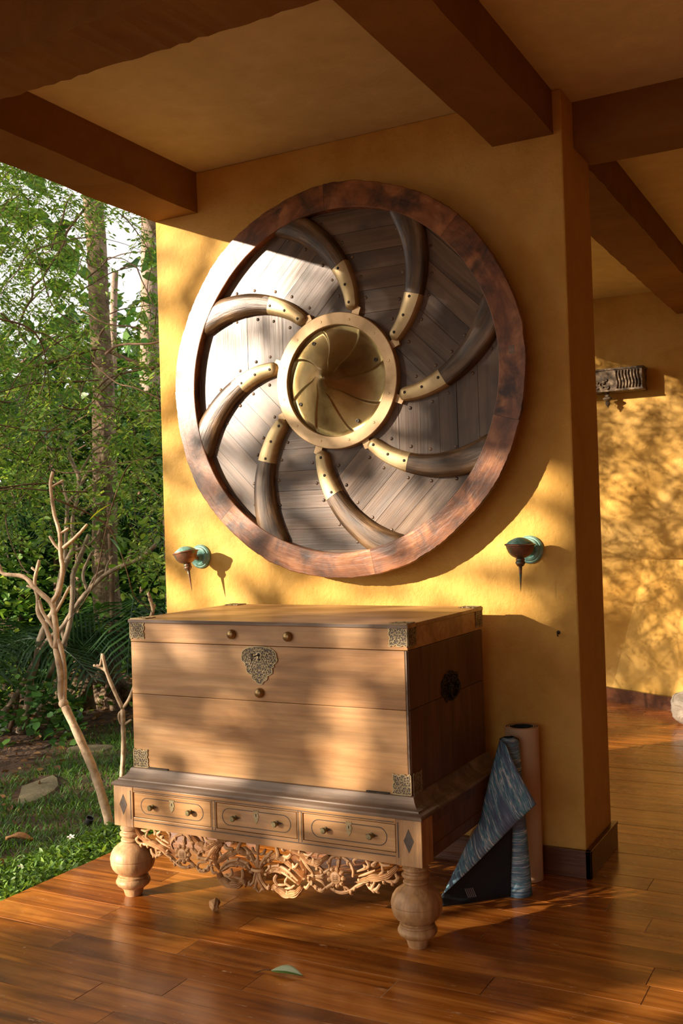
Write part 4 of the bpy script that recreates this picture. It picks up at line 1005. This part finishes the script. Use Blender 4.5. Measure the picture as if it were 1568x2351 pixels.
# ---- tall forest tree
TR = [(0.088,(-635,722,454)),(0.088,(-633,723,408)),(0.09,(-633,724,367)),(0.092,(-633,725,327)),(0.096,(-632,726,286)),(0.104,(-633,726,253)),(0.11,(-634,726,192)),(0.112,(-636,726,131)),(0.124,(-636,727,90)),(0.132,(-634,728,50)),(0.144,(-639,726,22)),(0.2,(-643,724,-6))]
tt = thing('forest_tree', 'tall straight forest tree with rough brown bark and spreading roots', 'tree', (-6.4, 7.25, -.15))
def bark_tube(P, R, root, mat, parent, name, seg=36, amp=.08, sub=8):
    C = catmull([Vector(p)-root for p in P], sub); k = len(C); b = MB(); rows = []
    for i, c in enumerate(C):
        q = i/(k-1)*(len(R)-1); a_ = int(min(q, len(R)-2)); r = R[a_]+(R[a_+1]-R[a_])*(q-a_); row = []
        for j in range(seg):
            an = 2*PI*j/seg
            nn = mn.noise(Vector((math.cos(an)*3, math.sin(an)*3, c.z*1.3)))+.5*mn.noise(Vector((math.cos(an)*9, math.sin(an)*9, c.z*4)))
            rr = r*(1+amp*nn+.03*math.sin(5*an+c.z*2)); row.append((c.x+rr*math.cos(an), c.y+rr*math.sin(an), c.z))
        rows.append(row)
    b.grid(rows, close=True); return b.build(name, mat, parent, True, fix=False)
tp = [(r, (x/100, y/100, z/100)) for r, (x, y, z) in TR][::-1]
tp = [(.24, (-6.43, 7.24, -.2))]+tp+[(.085, (-6.30, 7.2, 5.3)), (.08, (-6.2, 7.2, 6.4)), (.07, (-6.1, 7.2, 8.0))]
bark_tube([p for _, p in tp], [r for r, _ in tp], tt.location, M_bark, tt, 'trunk')
for a, L in ((-2.6, .75), (-1.9, .5), (-.6, .45), (.6, .4), (2.4, .5), (-3.3, .55)):
    c = Vector((-6.42, 7.24, .1)); e = c+Vector((math.cos(a)*L, math.sin(a)*L, -.28))
    b = MB(); b.tube([p-tt.location for p in (c+Vector((0, 0, .18)), c.lerp(e, .35)+Vector((0, 0, .03)), c.lerp(e, .7)+Vector((.03, 0, 0)), e)], [.09, .085, .055, .02], 12, 5); b.build('root', M_bark, tt, True)
te = thing('forest_tree', 'pale pinkish distant trunk beside the yellow wall edge', 'tree', (-8.35, 10.4, 0))
bark_tube([(-8.45, 10.4, -.1), (-8.35, 10.4, 2), (-8.23, 10.35, 3.77), (-8.17, 10.35, 5.5), (-8.1, 10.3, 8)], [.19, .15, .12, .115, .10], te.location, M_pale, te, 'trunk', 24, .06)
te = thing('forest_tree', 'slim broken pale trunk standing between the two tall trees', 'tree', (-8.7, 10.1, 0))
bark_tube([(-8.72, 10.1, -.1), (-8.64, 10.1, 3.0), (-8.60, 10.1, 4.2), (-8.55, 10.1, 4.75)], [.06, .05, .045, .04], te.location, M_pale, te, 'trunk', 14, .05)

# ---- feathery foliage tree: branches, hanging sprays of small leaflets
BRD = [(0.015,0.012,[(-436,559,258),(-443,555,256),(-452,550,261),(-462,545,266),(-473,539,271),(-490,530,266),(-499,525,263),(-513,518,260)]),(0.009,0.006,[(-473,539,271),(-472,540,280),(-468,541,285)]),(0.006,0.004,[(-509,518,350),(-506,521,327),(-500,524,302),(-491,529,292),(-483,533,287)]),(0.009,0.007,[(-475,537,371),(-480,534,364),(-489,529,351),(-492,528,342),(-501,523,327),(-505,521,320),(-511,518,314),(-512,518,307),(-517,515,297),(-520,513,285),(-516,516,275)]),(0.007,0.006,[(-485,531,377),(-489,529,370),(-492,528,360),(-496,526,350),(-499,524,339)]),(0.007,0.004,[(-446,554,256),(-466,543,251),(-476,538,242),(-487,532,233),(-494,529,225)]),(0.006,0.004,[(-529,508,370),(-517,514,377)]),(0.006,0.004,[(-454,549,261),(-463,544,250),(-473,540,241),(-481,535,231),(-508,521,212),(-519,515,195)]),(0.006,0.004,[(-456,549,240),(-468,542,223),(-484,534,212),(-500,525,203),(-511,520,210)]),(0.006,0.006,[(-439,557,246),(-438,558,237),(-437,559,226)]),(0.006,0.004,[(-473,538,348),(-478,536,330),(-467,541,324)])]
tf = thing('feathery_tree', 'fine-leaved tree with tangled drooping twigs filling the upper left', 'tree', (-4.9, 5.6, -.12))
branches(tf, BRD, M_twig)
root = np.array(tf.location)
b = MB(); b.tube([(.7, 2.0, -.05), (.65, 1.9, 1.4), (.45, 1.3, 2.7), (.2, .6, 3.6), (-.2, .2, 5.0)], [.07, .055, .045, .04, .03], 12); b.build('trunk', M_twig, tf, True)
n = 3300
d = ng.uniform(5.9, 8.8, n); px = ng.uniform(-260, 410, n); py = ng.uniform(150, 1290, n)
gapf = np.exp(-(((px-300)/62)**2+((py-620)/175)**2)*.9)*1.15+np.exp(-(((px-15)/50)**2+((py-580)/60)**2))*.5
low = np.clip((py-1080)/190, 0, 1)*np.where((px > 225) | (px < -20), .55, .95)
mid = np.exp(-(((px-240)/60)**2+((py-1180)/200)**2))*.5+np.exp(-((px-222-.03*(py-450))/30)**2)*.72
keep = ng.uniform(0, 1, n) > np.clip(gapf+low+mid, 0, 1)
d, px, py = d[keep], px[keep], py[keep]; n = len(d)
l = (px-784)/2352*d; z = 1.45+(1224-py)/2352*d
pos = d[:, None]*FW+l[:, None]*RT; pos[:, 2] = z
a = ng.uniform(0, 2*PI, n); dirs = norm(np.stack([np.cos(a)+.35*RT[0], np.sin(a)+.35*RT[1], ng.uniform(-.95, .15, n)], 1))
Ls = ng.uniform(.18, .42, n)
k = 9
t = np.linspace(.08, 1, k)
base = pos[:, None, :]+dirs[:, None, :]*(t[None, :, None]*Ls[:, None, None]); base[:, :, 2] -= (t[None, :]**2)*Ls[:, None]*.25
side = norm(np.cross(dirs, np.tile([0, 0, 1.], (n, 1))))
LP = []; LD = []
for sg in (-1, 1):
    LP.append(base.reshape(-1, 3)); dd = dirs[:, None, :]*.75+sg*side[:, None, :]+ng.normal(0, .25, (n, k, 3)); dd[:, :, 2] -= .25; LD.append(dd.reshape(-1, 3))
LP = np.concatenate(LP); LD = np.concatenate(LD)
o = leafcloud(LP-root, ng.uniform(.024, .055, len(LP)), M_fern, 'leaflets', tf, dirs=LD, wid=.75); o['kind'] = 'stuff'
# the spray stalks, thin three-sided tubes
S0 = pos-root; S1 = base[:, k//2]-root; S2 = base[:, -1]-root
w = .0022; offs = np.array([[w, 0, 0], [-w*.5, w*.87, 0], [-w*.5, -w*.87, 0]])
V = np.stack([S0[:, None, :]+offs, S1[:, None, :]+offs, S2[:, None, :]+offs*.4], 1).reshape(-1, 3)
fa = []
for r_ in range(2):
    for j in range(3): fa.append((r_*3+j, r_*3+(j+1) % 3, r_*3+3+(j+1) % 3, r_*3+3+j))
F = (np.array(fa)[None]+(np.arange(n)*9)[:, None, None]).reshape(-1, 4)
o = numesh('twigs', V, F, M_twig, tf); o['kind'] = 'stuff'
# longer wandering twigs
for i in range(46):
    r_ = random.Random(100+i); dd = r_.uniform(5.8, 8); lx = (r_.uniform(-60, 390)-784)/2352*dd; zz = 1.45+(1224-r_.uniform(420, 1150))/2352*dd
    p = Vector(P3(dd, lx, zz)); a_ = r_.uniform(0, 6.28); P = [p-tf.location]; v = Vector((math.cos(a_), math.sin(a_), r_.uniform(-.9, .3))).normalized()
    for q_ in range(6):
        v = (v+Vector((r_.uniform(-.5, .5), r_.uniform(-.5, .5), r_.uniform(-.6, .35)))).normalized(); P.append(P[-1]+v*r_.uniform(.10, .24))
    b = MB(); b.tube(P, [r_.uniform(.004, .008), .002], 5, 3); b.build('branch', M_twig, tf, True)
# ---- broad leaved tree: every large leaf its own part
tw = thing('broad_leaved_tree', 'tree with large heart-shaped leaves behind the fine foliage', 'tree', (-8.7, 6.9, -.1))
hb = MB(); U = [(0, 0, 0), (-.06, -.22, .05), (.12, -.42, .09), (.45, -.40, .06), (.8, -.17, .0), (1.05, 0, -.08), (.8, .17, .0), (.45, .40, .06), (.12, .42, .09), (-.06, .22, .05), (.45, 0, -.03)]
hb.add(U, [(0, 1, 2, 10), (10, 2, 3, 4), (10, 4, 5), (10, 5, 6), (10, 6, 7, 8), (0, 10, 8, 9)])
hl = hb.mesh('leaf', M_broad, True, fix=False)
r6 = random.Random(41)
b = MB(); b.tube([(0, 0, 0), (.1, .1, 2), (.3, 0, 3.6), (.2, .2, 5.6)], [.09, .07, .05, .03], 12); b.build('trunk', M_frang2, tw, True)
cl = 0
for i in range(60):
    dd = r6.uniform(8.0, 10.5); ppx = r6.uniform(-40, 380); ppy = r6.uniform(360, 1020)
    if 190 < ppx < 262 or (235 < ppx < 345 and 440 < ppy < 780): continue
    p = Vector(P3(dd, (ppx-784)/2352*dd, 1.45+(1224-ppy)/2352*dd))-tw.location
    q_ = p.lerp(Vector((.2, .1, p.z-.5)), .25)
    b = MB(); b.tube([q_, p.lerp(q_, .5)+Vector((0, 0, .05)), p], [.008, .004], 5, 3); b.build('branch', M_twig, tw, True)
    for k_ in range(5):
        if cl >= 290: break
        a_ = r6.uniform(0, 2*PI); L = r6.uniform(.11, .24)
        X = Vector((math.cos(a_), math.sin(a_), r6.uniform(-1.3, -.1))).normalized(); up = Vector((r6.uniform(-.6, .6)+.3, r6.uniform(-.6, .6)-.5, 1)); Y = up.cross(X).normalized(); Z = X.cross(Y)
        M = Matrix((X, Y, Z)).transposed().to_4x4(); M = Matrix.Translation(p+X*.02+Vector((r6.uniform(-.1, .1), r6.uniform(-.1, .1), r6.uniform(-.08, .08)))) @ M @ Matrix.Scale(L, 4)
        o = link('leaf', hl, tw); o.matrix_local = M; cl += 1
# ---- dense shrubs behind
def hedge(label, d0, d1, l0, l1, ztop, n, size, mat, grp=None, dens=1):
    t = thing('shrub', label, 'shrub', tuple(P3((d0+d1)/2, (l0+l1)/2, 0)), group=grp)
    rt = np.array(t.location)
    d = ng.uniform(d0, d1, n); l = ng.uniform(l0, l1, n); u = ng.uniform(0, 1, n)
    top = ztop*(1+.14*fbm(l*1.8+d0, d)); z = -.05+u*top
    pos = d[:, None]*FW+l[:, None]*RT; pos[:, 2] = z
    pos += ng.normal(0, .05, pos.shape)
    o = leafcloud(pos-rt, ng.uniform(size*.6, size*1.3, n), mat, 'foliage', t, wid=1.15, droop=.2); o['kind'] = 'stuff'
    for k_ in range(5):
        dd = random.Random(k_).uniform(d0, d1); ll = l0+(l1-l0)*(k_+.5)/5
        b = MB(); p = Vector(P3(dd, ll, -.2))-t.location; b.tube([p, p+Vector((.1, 0, ztop*.4)), p+Vector((0, .1, ztop*.85))], [.035, .02], 8); b.build('stem', M_twig, t, True)
    return t
hedge('dense dark shrub at far left behind the bare trees', 10.2, 12.5, -5.6, -3.2, 3.3, 9000, .13, M_dark)
hedge('dense green shrub behind the tall trunk', 10.4, 12.8, -3.5, -2.1, 2.9, 7500, .12, M_dark)
hedge('shrub thicket beside the wall edge behind the palm', 10.4, 12.8, -2.6, -1.2, 3.0, 7500, .11, M_dark)
hedge('bright leafy shrub layer in the middle of the garden backdrop', 8.9, 10.0, -3.9, -1.4, 2.35, 2600, .10, M_fern)
hedge('tall screen of trees closing the garden far behind', 14, 16.5, -9.0, -1.5, 4.6, 9000, .26, M_dark)
t = thing('shrub', 'low broad-leaved shrub at the left edge under the grey stems', 'shrub', (-6.2, 5.9, -.1)); rt = np.array(t.location)
n = 900; c = ng.uniform(0, 1, (n, 3)); d = 7.5+c[:, 0]*1.2; px = -120+c[:, 1]*300; zt = .62-.38*np.clip((px-20)/160, 0, 1)
pos = d[:, None]*FW+((px-784)/2352*d)[:, None]*RT; pos[:, 2] = -.08+c[:, 2]*zt
o = leafcloud(pos-rt, ng.uniform(.05, .10, n), M_dark, 'foliage', t, wid=1.5, droop=.1); o['kind'] = 'stuff'
b = MB(); b.tube([(0, 0, 0), (.1, 0, .25), (0, .1, .5)], [.02, .01], 6); b.build('stem', M_twig, t, True)
# ---- high crown of the tall tree, above the view, shading the garden from the open sky
n = 11000; cr_ = norm(ng.normal(0, 1, (n, 3)))*(ng.uniform(.2, 1, n)**.4)[:, None]*np.array([4.6, 5.2, 2.0])+np.array([-7.6, 7.4, 9.3])
cr_ = cr_[cr_[:, 2] > 7.4]; n = len(cr_)
o = leafcloud(cr_-np.array(tt.location), ng.uniform(.22, .42, n), M_dark, 'crown', tt, wid=1.3); o['kind'] = 'stuff'
# ---- palms
def palm(label, loc, fr, L, seed, rise=.6):
    t = thing('palm', label, 'palm', loc); r = random.Random(seed)
    b = MB(); b.tube([(0, 0, 0), (0, 0, .2), (.02, 0, .38)], [.05, .04, .03], 10); b.build('stem', M_bark, t, True)
    for k_ in range(fr):
        a_ = 2*PI*k_/fr+r.uniform(-.25, .25); h = Vector((math.cos(a_), math.sin(a_), 0)); LL = L*r.uniform(.75, 1.1); ri = rise*r.uniform(.7, 1.3)
        P = [Vector((.02, 0, .35))+h*LL*q_+Vector((0, 0, LL*(ri*1.7*q_-ri*1.75*q_*q_))) for q_ in np.linspace(0, 1, 9)]
        b = MB(); b.tube(P, [.007, .002], 5, 2)
        C = catmull(P, 4); m = len(C)
        for i in range(4, m-1):
            tg = (C[i+1]-C[i-1]).normalized(); sd_ = tg.cross(Vector((0, 0, 1)))
            if sd_.length < .1: continue
            sd_.normalize(); ll = LL*.42*math.sin(PI*(.12+.86*i/m))**.7
            for sg in (-1, 1):
                q0 = C[i]; dv = (sd_*sg+tg*.65+Vector((0, 0, -.35+r.uniform(-.12, .12)))).normalized(); w_ = tg*.010
                b.add([q0-w_, q0+w_, q0+dv*ll*.5+w_*1.2+Vector((0, 0, .02)), q0+dv*ll+Vector((0, 0, -.12*ll)), q0+dv*ll*.5-w_*1.2+Vector((0, 0, .02))], [(0, 1, 2, 4), (4, 2, 3)])
        b.build('frond', M_palm, t, fix=False)
    return t
palm('dark palm with arching fronds between tall trunk and yellow wall', tuple(P3(9.3, -1.85, .0)), 13, 1.35, 3, .75)
palm('palm with long fronds at the far left edge of the garden', tuple(P3(8.6, -3.05, .0)), 12, 1.3, 8, .6)
palm('small bright palm seen above the grey stems', tuple(P3(10.3, -2.65, 1.0)), 11, 1.1, 12, .8)

# ---- tree left of the camera, whose crown dapples the sunlight on the veranda
LMAP = np.array([(-2.69,2.57,1),(-2.54,2.61,1),(-2.39,2.59,1),(-2.28,2.57,0.9),(-2.19,2.52,0.45),(-2.12,2.41,0.35),(-2.03,2.42,0.25),(-2.79,2.35,0.95),(-2.85,2.17,0.8),(-2.49,2.44,0.9),(-2.65,2.25,0.6),(-2.4,2.31,0.45),(-2.32,2.12,0.5),(-2.6,2.09,1),(-2.71,1.97,1),(-2.51,1.84,0.6),(-2.19,1.81,0.5),(-2.2,2.11,0.85),(-2.43,1.63,0.5),(-2.11,1.46,0.85),(-1.98,1.42,0.8),(-1.87,1.62,0.5),(-1.56,1.61,0.25),(-1.46,1.85,0.12),(-1.35,2.29,0.03),(-1.73,2.6,0.03),(-1.74,2.34,0.1),(-1.84,1.22,0.95),(-1.57,1.37,0.6),(-2.21,1.27,0.5),(-2.39,1.37,0.6),(-1.85,2.07,0.25),(-1.93,1.8,0.4),(-1.31,1.66,0.2),(-3.15,2.79,0.66),(-3.18,2.58,0.66),(-3.14,2.14,0.66),(-3.14,1.53,0.9),(-3.13,1.7,0.6),(-3.04,1.21,0.6),(-2.64,1.21,0.7),(-2.17,1.16,0.85),(-1.75,1.17,1),(-1.59,1.11,1),(-1.25,1.52,1),(-1.29,1.42,1),(-1.36,1.62,0.25),(-1.35,1.17,0.35),(-1.2,1.25,0.3),(-1.36,0.99,0.12),(-1.46,0.71,0.05),(-1.22,2.33,0.1),(-1.24,1.88,0.1),(-1.18,1.47,0.8),(-1.19,0.55,0.05),(-1.54,1.26,0.7),(-1.26,1.7,0.4),(-1.75,0.42,0.7),(-1.86,0.57,0.25),(-1.64,0.58,0.25),(-1.31,0.6,0.6),(-0.98,0.61,0.95),(-0.87,0.59,0.8),(-1.09,0.39,1),(-1.16,0.48,0.85),(-1.06,0.26,1),(-1.43,0.43,0.25),(-1.35,0.29,0.4),(-1.76,0.27,0.3),(-0.84,0.48,0.25),(-0.81,0.32,0.2),(-1.11,0.78,0.7),(-0.87,0.77,0.25),(-1.64,0.77,0.3),(-1.89,0.76,0.4),(-1.95,0.41,0.3),(-0.8,0.68,0.5),(-0.77,0.56,0.3),(-0.95,0.43,0.4),(-1.88,0.16,0.8),(-1.56,0.15,0.6),(-1.08,0.16,0.8),(-0.77,0.16,0.3),(-1.77,0.07,1),(-1.61,0.06,0.7),(-1.39,0.06,0.35),(-1.0,0.07,0.7),(-0.83,0.09,0.5),(-0.68,0.08,0.45),(-1.28,-0.07,1.0),(-1.61,-0.08,0.35),(-1.47,-0.14,0.25),(-0.95,-0.07,1.0),(-0.78,-0.05,0.4),(-1.89,-0.16,1.0),(-0.65,-0.12,0.15),(-0.66,-0.25,0.3),(-2.25,-0.17,1.0),(-2.15,-0.32,1.0),(-1.98,-0.39,1.0),(-1.25,-0.47,0.35),(-1.52,-0.39,0.2),(-1.63,-0.34,1.0),(-1.38,-0.35,0.4),(-1.22,-0.32,1.0),(-1.2,-0.28,1.0),(-1.37,-0.18,0.15),(-0.89,-0.39,0.15),(-0.35,-0.41,0.08),(-0.01,-0.31,0.5),(0.15,-0.32,1.0),(-0.41,-0.28,0.1),(-0.99,-0.07,0.0),(-0.97,-0.56,0.15),(-0.81,-0.52,0.3),(-0.58,-0.5,0.15),(-1.12,-0.36,0.5),(-1.09,-0.26,0.45),(-0.43,-0.46,0.1),(-0.93,-0.18,0),(-0.11,-0.43,0.1),(-5.18,2.48,0.66),(-5.12,3.33,0.66),(-5.43,2.24,0.66),(-5.0,2.07,0.66),(-5.3,2.83,0.66),(-4.97,2.82,0.66),(-5.51,1.79,0.05),(-5.17,1.8,0.35),(-5.28,3.62,0.66),(-5.09,4.25,0.66),(-3.3,2.9,0.66),(-3.3,2.5,0.66)])
Lv = np.array(LIGHT)
st = thing('shade_tree', 'leafy shade tree standing out of frame towards the low sun', 'tree', (-10.6, -6.6, -.15)); rt = np.array(st.location)
n = 110000
A_ = ng.uniform(-9.5, 4.0, n); Z_ = ng.uniform(-1.6, 5.0, n)
T_ = np.empty(n)
for c0 in range(0, n, 4000):
    aa = A_[c0:c0+4000, None]; zz = Z_[c0:c0+4000, None]
    d2 = (aa-LMAP[:, 0])**2+(zz-LMAP[:, 1])**2
    w = 1/(d2+.012)**2
    tv = (w*LMAP[:, 2]).sum(1)/w.sum(1)
    dmin = np.sqrt(d2.min(1)); bl = np.clip((dmin-.25)/.5, 0, 1)
    dflt = .55+.3*fbm(aa[:, 0]*2.1, zz[:, 0]*2.6)
    dflt = np.where(aa[:, 0] > -.3, .08, dflt)
    T_[c0:c0+4000] = tv*(1-bl)+dflt*bl
T_ = np.clip(T_, 0, 1)**1.45*1.03
lai = -np.log(np.clip(T_, .035, .985))
LEAFR = .058
area = 13.5*6.6; eff = 3.14*LEAFR**2*.62
want = lai/eff*area/n
keep = ng.uniform(0, 1, n) < want
A_, Z_ = A_[keep], Z_[keep]; n = len(A_)
D_ = ng.uniform(13.0, 15.5, n)
pos = np.stack([A_, np.full(n, 4.1), Z_], 1)-Lv[None]*D_[:, None]
nrm_ = norm(-Lv[None]+ng.normal(0, .5, (n, 3))); X, Y, Z = frames(norm(np.cross(nrm_, ng.normal(0, 1, (n, 3)))), nrm_)
hexa = [(math.cos(a)*1.15, math.sin(a)*.85, 0) for a in np.linspace(0, 2*PI, 7)[:-1]]
V, F = scatter(hexa, [(0, 1, 2, 3), (0, 3, 4, 5)], pos-rt, X, Y, Z, ng.uniform(LEAFR*.8, LEAFR*1.2, n))
o = numesh('foliage', V, F, M_dark, st); o['kind'] = 'stuff'
b = MB(); b.tube([(0, 0, 0), (.1, .1, 1.5), (0, 0, 3.0), (.3, -.2, 5.5), (.1, .1, 8.5)], [.22, .16, .13, .1, .05], 14); b.build('trunk', M_bark, st, True)
# ---- unseen tree added out of frame to hold back sky light
def bigtree(label, loc, R, h, n, seed):
    t = thing('sky_block_tree', label, 'tree', loc); r = np.random.default_rng(seed)
    u = norm(r.normal(0, 1, (n, 3)))*(r.uniform(.45, 1, n)**.5)[:, None]; pos = u*np.array([R, R, h*.48])+np.array([0, 0, h*.52])
    o = leafcloud(pos, r.uniform(.22, .4, n), M_dark, 'foliage', t, wid=1.4); o['kind'] = 'stuff'
    b = MB(); b.tube([(0, 0, -.2), (.1, 0, h*.3), (0, 0, h*.7)], [.25, .15], 12); b.build('trunk', M_bark, t, True)
bigtree('dense unseen tree added directly behind the camera to block sky light', (6.5, -13.5, -.2), 4.2, 9, 4200, 3)
